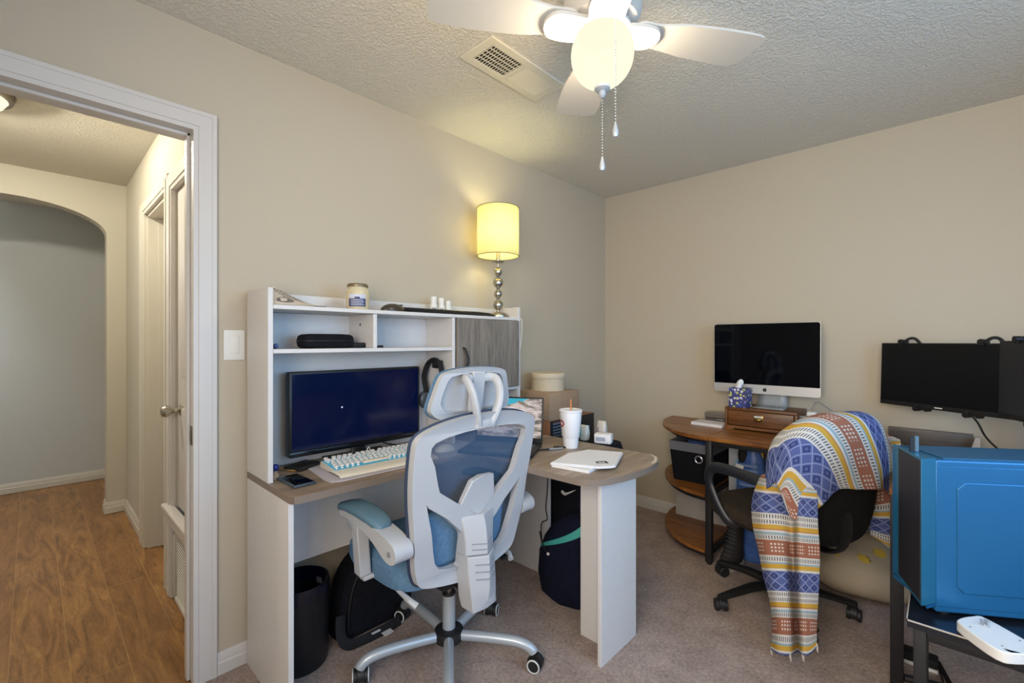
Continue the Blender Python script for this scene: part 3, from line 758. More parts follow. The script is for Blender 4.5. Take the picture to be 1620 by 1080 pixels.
po = B(); po.lathe([(0,-0.0085),(0.008,-0.0085),(0.0095,-0.004),(0.0095,0.004),(0.006,0.009),(0,0.009)], (0,0,0), 20, M=Matrix.Translation((0.2,-2.609,ZM+0.010)) @ Matrix.Rotation(R(80),4,'Y')); solo('bottle_cap', po, plain('blue_cap_plastic', '#2c4a86', 0.4), 'small round blue cap at the left end of the middle shelf', 'cap')
# headphones on the cabinet side
hp = thing('headphones', 'black over-ear headphones hung on the side of the hutch cabinet', 'headphones', (0.16,-1.86,0.9))
b = B(); b.box(0.125,0.175,-1.838,-1.8005,1.135,1.175,0.006); obj('hook', b, M['black'], hp)
b = B(); b.tube(catmull([(0.195,-1.855,1.01),(0.222,-1.85,1.09),(0.20,-1.842,1.155),(0.15,-1.84,1.182),(0.10,-1.842,1.155),(0.078,-1.85,1.09),(0.105,-1.855,1.01)], 6), 0.011, 10, flat=(0.7,1.4)); obj('headband', b, M['blackmatte'], hp)
for x in (0.205, 0.095):
    b = B(); b.ball((x,-1.858,0.975), 1, 0.024, 0.036, 0.046, 24); obj('ear_cup', b, plain('slate_plastic', '#3d4652', 0.4), hp)

# ------------------------------------------------------------------ things on the desktop
Z0 = DT+0.0005
mn = thing('monitor', 'large black desk monitor with dark navy screen inside the hutch', 'monitor', (0.1,-2.22,Z0))
b = B(); b.box(0.075,0.118,-2.53,-1.905,0.802,1.146,0.006); b.box(0.04,0.08,-2.4,-2.03,0.86,1.05,0.015); obj('monitor_shell', b, M['black'], mn)
b = B(); b.box(0.1175,0.1187,-2.519,-1.916,0.827,1.136); obj('screen', b, M['navyscreen'], mn)
b = B(); b.box(0.115,0.1215,-2.529,-1.906,0.802,0.822,0.002); obj('chin', b, plain('gloss_black_bezel', '#0b0d14', 0.12), mn)
b = B(); b.tube([(0.06,-2.215,0.90),(0.075,-2.215,0.83),(0.08,-2.215,0.768)], [0.022,0.02,0.026], 16, flat=(0.5,1.4)); obj('stand_neck', b, M['black'], mn)
b = B(); b.prism([(0.035+0.095*(1-abs(k/10)**2.5), -2.215+0.145*k/10) for k in range(-10,11)]+[(0.035,-2.07),(0.035,-2.36)], lambda x,y,t: Vector((x,y,Z0+(0.009 if t else 0)))); obj('stand_base', b, M['black'], mn)
b = B(); b.cyl((0.1189,-2.31,0.985),(0.1195,-2.31,0.985),0.0035,seg=10); obj('cursor_glow', b, emit('white_cursor','#cfe0ff',1.0), mn)
b = B(); b.tube(catmull([(0.06,-2.16,0.9),(0.07,-2.1,0.80),(0.10,-1.99,0.765),(0.13,-1.86,0.762)],6), 0.003, 6); obj('monitor_cable', b, M['cable'], mn)

dm = [(0.135,-2.47),(0.36,-2.495),(0.395,-2.49),(0.415,-2.46),(0.43,-2.10),(0.43,-1.72),(0.405,-1.70),(0.15,-1.72),(0.13,-1.75),(0.118,-2.44)]
b = B(); b.poly(dm, Z0, Z0+0.003); solo('desk_mat', b, M['matt'], 'pale grey desk mat under the white keyboard', 'mat')
kx, ky, kr = 0.395, -2.447, R(-3)
kb = thing('keyboard', 'white mechanical keyboard with round keycaps and cyan backlight', 'keyboard', (kx, ky, Z0+0.0032), rotz=kr)
# local: +y along the keyboard, -x away from the user
L = 0.43
b = B(); prof = [(0.0,0.004),(0.004,0.0),(-0.206,0.0),(-0.21,0.008),(-0.206,0.026),(-0.07,0.015),(-0.01,0.011)]
b.prism([(x,z) for x,z in prof], lambda x,z,t: Vector((x if not (t==0 and x>-0.02) else x-0.012, L*t, z)))
o = obj('case', b, M['keyb'], kb); bevelmod(o, 0.003)
b = B(); b.prism([(-0.070,0.0153),(-0.204,0.0262),(-0.204,0.0268),(-0.070,0.0159)], lambda x,z,t: Vector((x, 0.006+(L-0.012)*t, z))); obj('backlight_plate', b, M['cyan'], kb)
kb_key = None; rows = [(0, 0.0), (1, 0.002), (2, 0.006), (3, 0.010), (4, 0.002), (5, 0.0)]
for k, off in rows:
    x = -0.083-k*0.0215; zk = 0.0165+k*0.0018; y = 0.016+off
    cnt = 0
    while y < L-0.013:
        if k == 0 and 0.115 < y < 0.24: y += 0.0195; continue
        if kb_key is None:
            b = B(); b.lathe([(0,0),(0.0050,0),(0.0050,0.008),(0.0086,0.010),(0.0094,0.012),(0.0090,0.0155),(0.007,0.0162),(0,0.0156)], (0,0,0), 14)
            kb_key = o = obj('key', b, M['keycap'], kb)
        else:
            o = kb_key.copy(); COL.objects.link(o); o.parent = kb
        o.location = (x, y, zk); y += 0.0228 if k == 5 else 0.0218
        if k == 5 and cnt in (0, 4, 8): y += 0.010
        cnt += 1
b = B(); b.box(-0.092,-0.074,0.122,0.236,0.020,0.030,0.003); obj('space_bar', b, M['keyb'], kb)
b = B(); b.tube(catmull([(-0.207,0.20,0.012),(-0.225,0.21,0.035),(-0.232,0.222,0.045),(-0.242,0.235,0.02),(-0.25,0.25,0.010)],6), 0.0022, 6); obj('keyboard_cable', b, M['whitep'], kb)

ph = thing('smartphone', 'slate cased smartphone lying face up at the left front corner of the desk', 'phone', (0.297,-2.573,Z0), rotz=R(2))
b = B(); b.box(-0.078,0.078,-0.0385,0.0385,0,0.0098,0.0042,3); obj('phone_case', b, M['phone'], ph)
b = B(); b.box(-0.072,0.072,-0.0335,0.0335,0.0095,0.0102,0.0003); obj('phone_screen', b, M['screen'], ph)
b = B(); pn = [(0.074,-2.562,Z0+0.006),(0.175,-2.522,Z0+0.006)]; b.tube([pn[0], Vector(pn[0]).lerp(Vector(pn[1]),0.88), pn[1]], [0.0042,0.0042,0.0012], 8); solo('pencil', b, plain('ochre_pencil','#a37a3c',0.5), 'brown pencil lying behind the phone by the hutch side', 'pencil')
b = B(); b.box(-0.042,0.042,-0.058,0.058,0,0.015,0.006,2, M=Matrix.Translation((0.128,-2.482,Z0+0.0035)) @ Matrix.Rotation(R(24),4,'Z')); solo('wallet', b, M['black'], 'flat black wallet lying behind the phone beside the desk mat', 'wallet')
bt = thing('glue_bottle', 'tiny bottle with a round dark blue stopper beside the hutch side', 'bottle', (0.205,-2.612,Z0))
b = B(); b.lathe([(0,0),(0.012,0),(0.012,0.018),(0.006,0.022),(0.006,0.03),(0,0.03)], (0.205,-2.612,Z0), 16); obj('bottle_body', b, plain('amber_clear_plastic','#b59f86',0.3), bt)
b = B(); b.ball((0.205,-2.612,Z0+0.042), 0.0135, seg=18); obj('stopper', b, plain('dark_blue_plastic','#1d2a7a',0.35), bt)
po = B(); po.ball((0,0,0), 1, 0.033, 0.055, 0.03, 24)
for v in po.bm.verts: v.co.z = max(v.co.z, 0)
po.xform(Matrix.Translation((0.32,-1.905,Z0+0.0033))); solo('computer_mouse', po, M['whitep'], 'pale mouse on the mat behind the mesh of the chair back', 'mouse')

# laptop
lt = thing('laptop', 'open black laptop showing a rocky shore picture, behind the white chair', 'laptop', (0.604,-1.536,Z0), rotz=0)
xa = Vector((-0.882,-0.471,0)); fa = Vector((0.471,-0.882,0)); W = 0.345; D = 0.235
b = B(); b.box(0,W,0,D,0.004,0.018,0.003); b.box(0.02,0.05,0.02,0.04,0,0.005); b.box(W-0.05,W-0.02,0.02,0.04,0,0.005); b.box(0.02,0.05,D-0.04,D-0.02,0,0.005); b.box(W-0.05,W-0.02,D-0.04,D-0.02,0,0.005)
FM = frame((0,0,0), xa, fa)     # local z comes out as xa x fa
if FM.col[2].z < 0:
    FM = Matrix((xa, fa, Vector((0,0,1)))).transposed().to_4x4()
b.xform(FM); base = obj('base', b, M['black'], lt)
b = B()
for r in range(5):
    for c in range(14): b.box(0.022+c*0.0217, 0.040+c*0.0217, 0.03+r*0.0215, 0.047+r*0.0215, 0.018, 0.0195, 0.001, 1)
b.box(0.12,0.225,0.155,0.222,0.0178,0.0184)
b.xform(FM); obj('keys', b, plain('grey_laptop_keys','#4b4d50',0.5), base)
tilt = R(-9)
SM = FM @ Matrix.Translation((0,0,0.017)) @ Matrix.Rotation(R(9),4,'X')
b = B(); b.box(0,W,-0.006,0.0,0.0,0.222,0.002); b.xform(SM); scr = obj('lid', b, M['black'], lt)
b = B(); b.box(0.008,W-0.008,0.0,0.0008,0.025,0.214); b.xform(SM); obj('screen', b, M['laptopimg'], scr)
TM = SM @ Matrix.Translation((W-0.055,0.0012,0.066)) @ Matrix(((-1,0,0,0),(0,0,1,0),(0,1,0,0),(0,0,0,1)))
wt = emit('white_screen_text','#f4f6ff',0.9)
text('clock_text', '2:55', 0.040, TM, wt, scr); text('date_text', 'Wednesday, May 15', 0.011, TM @ Matrix.Translation((0,-0.02,0)), wt, scr)

# cup
cx_, cy_ = 0.703, -1.44
cu = thing('foam_cup', 'large white foam cup with lid and orange straw on the desk', 'cup', (cx_,cy_,Z0))
b = B(); b.lathe([(0,0),(0.033,0),(0.0345,0.004),(0.0385,0.048),(0.0395,0.051),(0.0425,0.055),(0.0535,0.168),(0.0535,0.174),(0,0.174)], (cx_,cy_,Z0), 40); obj('cup_body', b, M['cupwhite'], cu)
b = B(); b.lathe([(0,0.174),(0.0545,0.172),(0.0565,0.176),(0.0565,0.181),(0.053,0.184),(0.045,0.181),(0,0.180)], (cx_,cy_,Z0), 40); obj('lid', b, M['cupwhite'], cu)
b = B(); b.cyl((cx_+0.004,cy_-0.002,Z0+0.15),(cx_-0.004,cy_+0.006,Z0+0.232),0.0038,seg=10); obj('straw', b, M['orange'], cu)
b = B()
A = [R(-128)+0.30*math.cos(2*math.pi*k/24) for k in range(25)]
for k in range(24):
    def q(k_, r): return Vector((cx_+0.0512*math.cos(R(-112)+r*math.cos(2*math.pi*k_/24)), cy_+0.0512*math.sin(R(-112)+r*math.cos(2*math.pi*k_/24)), Z0+0.120+0.0165*r/0.36*math.sin(2*math.pi*k_/24)))
    b.bm.faces.new(b.ring([q(k,0.36), q(k+1,0.36), q(k+1,0.2), q(k,0.2)]))
bmesh.ops.remove_doubles(b.bm, verts=b.bm.verts, dist=1e-6)
obj('printed_ring', b, M['red'], cu, recalc=False)
# papers
b = B()
lo = [(0.847,-1.775),(1.012,-1.752),(1.008,-1.645),(0.93,-1.53),(0.806,-1.716)]
b.poly([(0.852,-1.778),(1.016,-1.752),(0.985,-1.54),(0.822,-1.566)], Z0, Z0+0.012); o = solo('paper_pad', b, M['paper'], 'thick white pad of papers under the folded sheets on the desk end', 'papers'); bevelmod(o, 0.001, 1)
pf = thing('paper_folder', 'white folded sheets with a small black printed box, on top of the pad', 'papers', (0.93,-1.6,Z0+0.0125))
q = [(0.852,-1.786),(1.031,-1.705),(1.062,-1.665),(1.068,-1.64),(0.978,-1.424),(0.838,-1.49),(0.812,-1.61)]
b = B()
for k in range(4): b.poly([(x+(0.93-x)*0.008*k, y+(-1.6-y)*0.008*k) for x, y in q], Z0+0.0125+k*0.0022, Z0+0.0143+k*0.0022)
obj('sheets', b, M['paper'], pf)
b = B(); zz = Z0+0.0222
MB = Matrix.Translation((1.006,-1.672,zz)) @ Matrix.Rotation(R(52),4,'Z')
b.box(0,0.046,0,0.003,0,0.0004,M=MB); b.box(0,0.046,0.022,0.030,0,0.0004,M=MB); b.box(0,0.004,0,0.03,0,0.0004,M=MB); b.box(0.036,0.046,0,0.03,0,0.0004,M=MB)
obj('printed_box', b, M['ink'], pf)
pe = thing('ballpoint_pen', 'silver and black pen lying beside the laptop behind the papers', 'pen', (0.66,-1.52,Z0))
b = B(); b.tube([(0.667,-1.561,Z0+0.0055),(0.70,-1.50,Z0+0.0055)], 0.0046, 10); obj('barrel', b, M['wire'], pe)
b = B(); b.tube([(0.641,-1.609,Z0+0.003),(0.647,-1.598,Z0+0.0055),(0.667,-1.561,Z0+0.0055)], [0.001,0.004,0.0046], 10); obj('grip', b, M['black'], pe)
b = B(); b.tube([(0.645,-1.50,Z0+0.0045),(0.70,-1.47,Z0+0.0045)], 0.004, 8); solo('marker_pen', b, M['black'], 'short black marker just behind the silver pen, beside the cup', 'pen')
# ------------------------------------------------------------------ boxes in the room corner beyond the desk
pb = thing('printed_carton', 'tall carton with a black printed side standing in the room corner', 'box', (0.16,-0.85,0))
b = B(); b.box(0.03,0.30,-1.10,-0.62,0,0.79,0.003); obj('carton_body', b, plain('orange_brown_card','#9a6a48',0.8), pb)
b = B(); b.box(0.3001,0.302,-1.095,-0.625,0.30,0.789,0.0005); obj('printed_side', b, plain('navy_black_print','#12161f',0.45), pb)
b = B()
for k in range(7): b.box(0.302,0.3025,-1.07,-0.99+0.02*(k%3),0.765-k*0.018,0.771-k*0.018)
for k in range(6): b.box(0.302,0.3025,-0.71,-0.675,0.70-k*0.03,0.712-k*0.03)
obj('print_lines', b, plain('pale_blue_print_ink','#6f86a3',0.6), pb)
b = B(); b.box(0.302,0.3025,-1.07,-0.96,0.772,0.781); obj('print_title', b, plain('dull_red_print_ink','#6a4a44',0.6), pb)
cb = thing('cardboard_box', 'plain kraft cardboard box on top of the printed carton, under the hat box', 'box', (0.165,-0.95,0.791))
b = B(); b.box(0.03,0.299,-1.10,-0.79,0.791,0.958,0.003); obj('box_body', b, M['kraft'], cb)
b = B(); b.box(0.028,0.301,-0.958,-0.93,0.9582,0.9588); obj('packing_tape', b, plain('tan_tape','#b89b78',0.35), cb)
hb = thing('hat_box', 'round cream hat box with lid on top of the kraft box', 'box', (0.165,-0.95,0.959))
b = B(); b.lathe([(0,0),(0.104,0),(0.104,0.09),(0,0.09)], (0.165,-0.95,0.959), 48); obj('drum', b, M['cream'], hb)
b = B(); b.lathe([(0.1045,0.080),(0.110,0.079),(0.111,0.083),(0.111,0.108),(0.109,0.111),(0,0.111)], (0.165,-0.95,0.959), 48); obj('lid', b, M['cream'], hb)
# white lined container edge behind hutch
wb = B(); wb.box(0.03,0.16,-1.285,-1.16,0,0.93,0.004); solo('narrow_box', wb, plain('cream_foam','#d2c7b4',0.7), 'pale narrow upright box squeezed between the hutch and the kraft box', 'box')
# black sports bag below the desk return and items on top of it
sb = thing('sports_bag', 'tall black sports bag with a white curved mark behind the navy gym bag', 'bag', (0.68,-1.16,0))
b = B(); rings = []
for zz, s in ((0.0,0.90),(0.03,1.0),(0.3,1.02),(0.6,1.0),(0.70,0.96),(0.735,0.9)):
    rings.append(b.ring([Vector((0.60+0.195*s*math.copysign(abs(math.cos(t))**0.4,math.cos(t)), -1.155+0.115*s*math.copysign(abs(math.sin(t))**0.4,math.sin(t)), zz)) for t in [2*math.pi*k/40 for k in range(40)]]))
b.skin(rings); obj('bag_body', b, M['blacknylon'], sb)
b = B(); sw_ = [(0,0.012),(0.02,0.0),(0.045,0.004),(0.12,0.05),(0.055,0.022),(0.03,0.016),(0.012,0.026)]
sw_ = [(p.x,p.y) for p in catmull([(x,y,0) for x,y in sw_],5,True)]
b.prism(sw_, lambda x,z,t: Vector((0.518+x*0.82, -1.2725-0.0015*t, 0.448+z*0.9))); obj('curved_mark', b, M['whitep'], sb)
b = B(); b.tube(catmull([(0.65,-1.272,0.70),(0.645,-1.285,0.6),(0.65,-1.29,0.45),(0.66,-1.285,0.40)],6), 0.012, 8, flat=(0.25,1.4)); obj('strap', b, M['blacknylon'], sb)
gb = thing('gym_bag', 'navy drawstring gym bag with a teal band on the carpet under the desk return', 'bag', (0.69,-1.40,0))
b = B(); rings = []
for zz, s, dx in ((0.0,0.72,0),(0.02,0.92,0),(0.10,1.02,0),(0.20,1.0,0.0),(0.28,0.9,0.01),(0.35,0.74,0.03),(0.40,0.52,0.055),(0.425,0.3,0.075)):
    rings.append(b.ring([Vector((0.665+dx+0.165*s*math.cos(t)*(1+0.04*math.sin(5*t+zz*20)), -1.41+0.098*s*math.sin(t)*(1+0.05*math.sin(7*t+zz*30)), zz)) for t in [2*math.pi*k/44 for k in range(44)]]))
b.skin(rings); obj('bag_body', b, M['navy'], gb)
b = B()
def gp(t, zz, s, o=0.004): return Vector((0.665+(0.165*s+o)*math.cos(t)+(0.015+0.02*(zz-0.29)/0.1), -1.41+(0.098*s+o)*math.sin(t), zz))
b.grid([[gp(R(215)+R(100)*k/12, 0.235+0.125*k/12, 0.97-0.22*k/12, 0.006) for k in range(13)], [gp(R(215)+R(100)*k/12, 0.252+0.150*k/12, 0.95-0.36*k/12, 0.007) for k in range(13)]])
obj('teal_band', b, M['teal'], gb)
b = B(); b.ball((0.615,-1.505,0.235), 0.0075, seg=12); obj('cord_lock', b, M['whitep'], gb)
b = B(); b.tube(catmull([(0.615,-1.505,0.235),(0.57,-1.495,0.27),(0.53,-1.467,0.31)],5), 0.003, 6); obj('drawstring', b, M['black'], gb)
cc = B(); cc.tube(catmull([(0.474,-1.338,0.62),(0.482,-1.345,0.50),(0.470,-1.345,0.38),(0.492,-1.36,0.33),(0.484,-1.40,0.31),(0.476,-1.38,0.16),(0.478,-1.39,0.02),(0.53,-1.35,0.006),(0.60,-1.315,0.006)],7), 0.0028, 6)
solo('power_cable', cc, M['cable'], 'thin black cable hanging down the edge of the grey end panel', 'cable')
ZS = 0.7355
b = B(); b.box(-0.045,0.045,-0.03,0.03,0,0.052,0.008,2,M=Matrix.Translation((0.715,-1.165,ZS)) @ Matrix.Rotation(R(20),4,'Z'))
wbx = thing('white_gift_box', 'small white carton with faint grey print behind the far edge of the desk', 'box', (0.715,-1.165,ZS)); obj('carton', b, M['paper'], wbx)
b = B(); b.box(-0.035,0.015,-0.0308,-0.0301,0.015,0.035,M=Matrix.Translation((0.715,-1.165,ZS)) @ Matrix.Rotation(R(20),4,'Z')); obj('print_patch', b, plain('grey_blue_print','#9aa0b0',0.6), wbx)
for (x,y,w,h,c,n,l) in ((0.595,-1.165,0.027,0.08,'#c9cdc9','wipes_pack','upright pack of wipes with a teal flap beside the foam cup'),(0.655,-1.085,0.028,0.10,'#c3bdb6','tissue_pack','upright pale tissue pack behind the small white carton')):
    t = thing(n, l, 'pack', (x,y,ZS))
    b = B(); rings = []
    for zz, sx, sy in ((0,0.8,0.9),(0.012,1,1),(0.5*h,1,1),(0.9*h,0.9,0.6),(h,0.9,0.1)):
        rings.append(b.ring([Vector((x+w*sx*math.copysign(abs(math.cos(q))**0.5,math.cos(q)), y+0.02*sy*math.copysign(abs(math.sin(q))**0.5,math.sin(q)), ZS+zz)) for q in [2*math.pi*k/24 for k in range(24)]]))
    b.skin(rings); obj('wrapper', b, plain(n+'_wrap', c, 0.4, var=0.06), t)
    b = B(); b.box(x-w*0.98,x-w*0.3,y-0.0225,y-0.0205,ZS+0.02,ZS+0.068,0.0005); obj('flap', b, M['teal'] if n == 'wipes_pack' else plain('mauve_print','#8d7f82',0.6), t)

# ------------------------------------------------------------------ under the main desk run
tc = (0.15,-2.505)
tb = thing('waste_bin', 'round black waste bin with a bag under the left end of the desk', 'bin', (tc[0],tc[1],0))
b = B(); b.lathe([(0,0),(0.106,0),(0.110,0.012),(0.112,0.315),(0.109,0.318),(0.105,0.313),(0.102,0.02),(0,0.02)], (tc[0],tc[1],0), 44); obj('bin_body', b, plain('black_leatherette','#17161a',0.4,var=0.15,bump=(90,0.1,0.002)), tb)
b = B(); rings = []
for k, (r, zz) in enumerate(((0.1135,0.262),(0.1145,0.310),(0.112,0.324),(0.103,0.320),(0.099,0.275))):
    rings.append(b.ring([Vector((tc[0]+r*math.cos(t), tc[1]+r*math.sin(t), zz+(0.025*math.sin(2*t+1.0)+0.004*math.sin(9*t) if k == 0 else 0.0))) for t in [2*math.pi*q/60 for q in range(60)]]))
b.skin(rings, True, False); obj('bin_liner', b, plain('navy_bin_bag','#0d0f22',0.25), tb, recalc=False)
A0 = R(35)
b = B(); wrap(b, 0.0975, R(95), R(115), 0.265, 0.288, tc[0], tc[1], 6); obj('inner_sticker', b, plain('grey_sticker','#77777c',0.6), tb, recalc=False)
bp = thing('folded_backpack', 'round-topped black backpack with a white tag under the desk against the wall', 'bag', (0.12,-2.15,0))
def dome(t):
    return -2.165+0.185*math.copysign(abs(math.cos(t))**0.85, math.cos(t)), 0.03+0.31*max(0,math.sin(t))**0.8
pr = [(-2.35,0.0)]+[dome(math.pi-math.pi*k/24) for k in range(25)]+[(-1.98,0.0)]
b = B(); rings = []
for x, s in ((0.05,0.88),(0.06,0.97),(0.11,1.0),(0.165,0.97),(0.18,0.86)):
    rings.append(b.ring([Vector((x-0.035*(p[1]*s)+0.0, -2.165+(p[0]+2.165)*s, p[1]*s)) for p in pr]))
b.skin(rings); obj('main_bag', b, M['blacknylon'], bp)
b = B(); b.tube([Vector((0.182-0.035*p[1]*0.9, -2.165+(p[0]+2.165)*0.80, p[1]*0.90+0.003)) for p in pr[1:-1]], 0.007, 8); obj('piping', b, M['black'], bp)
b = B(); b.tube(catmull([(0.21,-2.36,0.14),(0.225,-2.365,0.06),(0.24,-2.33,0.02),(0.25,-2.22,0.018),(0.245,-2.10,0.022)],6), 0.014, 8, flat=(0.35,1.5)); obj('shoulder_strap', b, M['blackmatte'], bp)
b = B(); b.box(0.245,0.285,-2.20,-2.155,0.012,0.015,0.001,1); b.box(0.25,0.262,-2.245,-2.205,0.03,0.033,0.001,1); obj('white_tag', b, M['paper'], bp)
# ------------------------------------------------------------------ white and blue office chair (faces the left wall)
YC = -2.122
oc = thing('office_chair', 'white and blue mesh office chair with headrest pulled up to the white desk', 'chair', (0.572,-2.084,0))
hub = Vector((0.572,-2.084,0))
def mirror(pts): return list(pts)+[(-y, z) for y, z in reversed(pts) if abs(y) > 1e-6]
def smooth2(pts, n=4): return [(p.x, p.y) for p in catmull([(a, b_, 0) for a, b_ in pts], n, True)]
def BX(y, z):            # back surface: leans back with height, wraps slightly round the sitter
    zz = z-0.45
    return 0.728+0.13*zz+0.05*zz*zz-0.22*y*y+0.03*max(0.0, 0.62-abs(z-0.62)*2.2-0.38)
def bm_(th0, th1): return lambda y, z, t: Vector((BX(y, z)+(th1 if t else th0), YC+y, z))
outer = mirror([(0.0,1.018),(0.10,1.014),(0.19,1.000),(0.255,0.978),(0.281,0.955),(0.287,0.92),(0.285,0.82),(0.276,0.73),(0.262,0.62),(0.252,0.54),(0.240,0.485),(0.224,0.450),(0.19,0.432),(0.10,0.412),(0.0,0.398)])
win = mirror([(0.0,0.966),(0.10,0.962),(0.17,0.953),(0.215,0.940),(0.228,0.925),(0.229,0.90),(0.208,0.86),(0.186,0.785),(0.178,0.765),(0.08,0.695),(0.0,0.645)])
lw = [(0.226,0.735),(0.215,0.720),(0.14,0.665),(0.074,0.600),(0.066,0.585),(0.062,0.565),(0.060,0.475),(0.068,0.466),(0.12,0.476),(0.155,0.49),(0.172,0.515),(0.185,0.56),(0.205,0.65)]
rw = [(-y, z) for y, z in reversed(lw)]
def dens(pts, m=3):
    o = []
    for i in range(len(pts)):
        a, c = pts[i], pts[(i+1) % len(pts)]
        for k in range(m): o.append((a[0]+(c[0]-a[0])*k/m, a[1]+(c[1]-a[1])*k/m))
    return o
b = B(); b.prism(dens(smooth2(outer, 3), 2), bm_(0.0, 0.028), [dens(win), dens(lw), dens(rw)])
fr = obj('back_frame', b, M['chairwhite'], oc); bevelmod(fr, 0.004, 3, 50)
# mesh panel and its dark edge in front of the frame
b = B(); rows = []
for i in range(19):
    z = 0.47+0.525*i/18
    hw_ = 0.262 if z < 0.9 else 0.262-0.05*((z-0.9)/0.095)**2
    if z < 0.75: hw_ = 0.262-0.05*((0.75-z)/0.28)
    rows.append([Vector((BX(hw_*(k/8-1), z)-0.006-(0.012+0.05*max(0.0,min(1.0,(0.80-z)/0.15)))*math.cos((k/8-1)*1.5), YC+hw_*(k/8-1), z)) for k in range(17)])
b.grid(rows); obj('mesh_back', b, M['mesh'], oc, recalc=False)
b = B(); op = [(y*1.005, z) for y, z in smooth2(outer, 3)]
b.tube([Vector((BX(y, z)-0.005, YC+y, z)) for y, z in op]+[Vector((BX(*op[0])-0.005, YC+op[0][0], op[0][1]))], 0.006, 8); obj('mesh_border', b, plain('navy_border_piping','#2b3850',0.7), oc)
# V brace: raised ridge and tab
b = B()
tab = [(-0.085,0.695),(-0.042,0.775),(0.0,0.787),(0.066,0.782),(0.083,0.698),(0.0,0.640)]
b.prism(tab, lambda y, z, t: Vector((BX(y, z)+(0.034-0.10*abs(y) if t else 0.004), YC+y, z))); o = obj('lumbar_tab', b, M['chairwhite'], fr); bevelmod(o, 0.004, 2)
# spine with ridge, from the brace down under the seat
def sp(zz, hw_, x0, x1, rid): return [Vector((x0, YC-hw_, zz)), Vector((x1, YC-hw_, zz)), Vector((x1+rid, YC, zz)), Vector((x1, YC+hw_, zz)), Vector((x0, YC+hw_, zz))]
b = B(); b.skin([b.ring(p) for p in (sp(0.652,0.080,0.772,0.786,0.030), sp(0.61,0.072,0.765,0.793,0.037), sp(0.56,0.067,0.75,0.796,0.041), sp(0.515,0.067,0.745,0.797,0.042))])
s1 = obj('upper_spine', b, M['chairwhite'], fr); bevelmod(s1, 0.003, 2)
b = B(); b.skin([b.ring(p) for p in (sp(0.512,0.064,0.745,0.805,0.042), sp(0.44,0.064,0.745,0.811,0.040), sp(0.40,0.062,0.745,0.817,0.034), sp(0.355,0.058,0.745,0.822,0.020), sp(0.318,0.056,0.76,0.824,0.008))])
s2 = obj('lower_spine', b, M['chairwhite'], fr); bevelmod(s2, 0.004, 2)
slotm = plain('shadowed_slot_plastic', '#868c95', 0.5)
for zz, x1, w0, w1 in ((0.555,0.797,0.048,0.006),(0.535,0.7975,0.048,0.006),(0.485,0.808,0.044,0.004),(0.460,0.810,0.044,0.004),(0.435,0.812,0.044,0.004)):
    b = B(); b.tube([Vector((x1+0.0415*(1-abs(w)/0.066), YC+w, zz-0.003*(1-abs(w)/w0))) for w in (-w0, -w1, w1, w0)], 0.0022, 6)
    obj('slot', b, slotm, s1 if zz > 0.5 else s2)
# lumbar cushion
b = B(); rows = []
b.box(-0.022,0.022,-0.195,0.195,-0.115,0.100,0.02,3); b.xform(Matrix.Translation((0.706,YC,0.580)) @ Matrix.Rotation(R(5),4,'Y')); obj('lumbar_cushion', b, M['chairblue'], oc)
# headrest
HX_ = 0.755
def hm(t0, t1): return lambda y, z, t: Vector((HX_+0.12*(z-1.09)-0.45*y*y+(t1 if t else t0), YC+0.005+y, z))
ho = mirror([(0.0,1.178),(0.08,1.174),(0.135,1.163),(0.158,1.145),(0.178,1.09),(0.190,1.045),(0.184,1.022),(0.150,1.000),(0.08,0.995),(0.0,0.995)])
hi = mirror([(0.0,1.158),(0.08,1.154),(0.118,1.147),(0.134,1.130),(0.150,1.085),(0.156,1.052),(0.135,1.026),(0.07,1.02),(0.0,1.02)])
hs = smooth2(ho, 4)
b = B(); b.prism(dens(hs,2), hm(0.0, 0.022), [dens(hi,2)]); h1 = obj('headrest_rim', b, M['chairwhite'], oc); bevelmod(h1, 0.005, 2)
b = B(); b.prism(dens([(y*0.985, 1.085+(z-1.085)*0.985) for y, z in hs],2), hm(-0.004, 0.008)); obj('headrest_shell', b, M['chairwhite'], oc)
b = B(); b.prism(dens([(y*1.01, 1.087+(z-1.087)*1.02) for y, z in hs],2), hm(-0.016, -0.004)); o = obj('headrest_pad', b, M['chairblue'], oc); bevelmod(o, 0.004, 3)
b = B(); b.prism([(-0.027,1.0),(0.027,1.0),(0.030,1.163),(-0.030,1.163)], hm(0.008, 0.030)); o = obj('headrest_stem', b, M['chairwhite'], oc); bevelmod(o, 0.004, 2)
b = B()
for s in (-1, 1):
    b.tube(catmull([(HX_+0.025,YC+s*0.030,1.137),(HX_+0.030,YC+s*0.060,1.138),(HX_+0.055,YC+s*0.070,1.130),(HX_+0.078,YC+s*0.066,1.09),(HX_+0.082,YC+s*0.055,1.04),(HX_+0.074,YC+s*0.038,0.995),(HX_+0.066,YC+s*0.028,0.975)],6), 0.0155, 10, flat=(1.1,0.9))
b.box(HX_+0.045,HX_+0.082,YC-0.046,YC+0.046,0.962,0.995,0.008); obj('headrest_bracket', b, M['chairwhite'], oc)
b = B(); b.cyl((HX_+0.045,YC-0.075,1.134),(HX_+0.045,YC-0.071,1.134),0.006,seg=12); obj('pivot_screw', b, M['rubber'], oc)
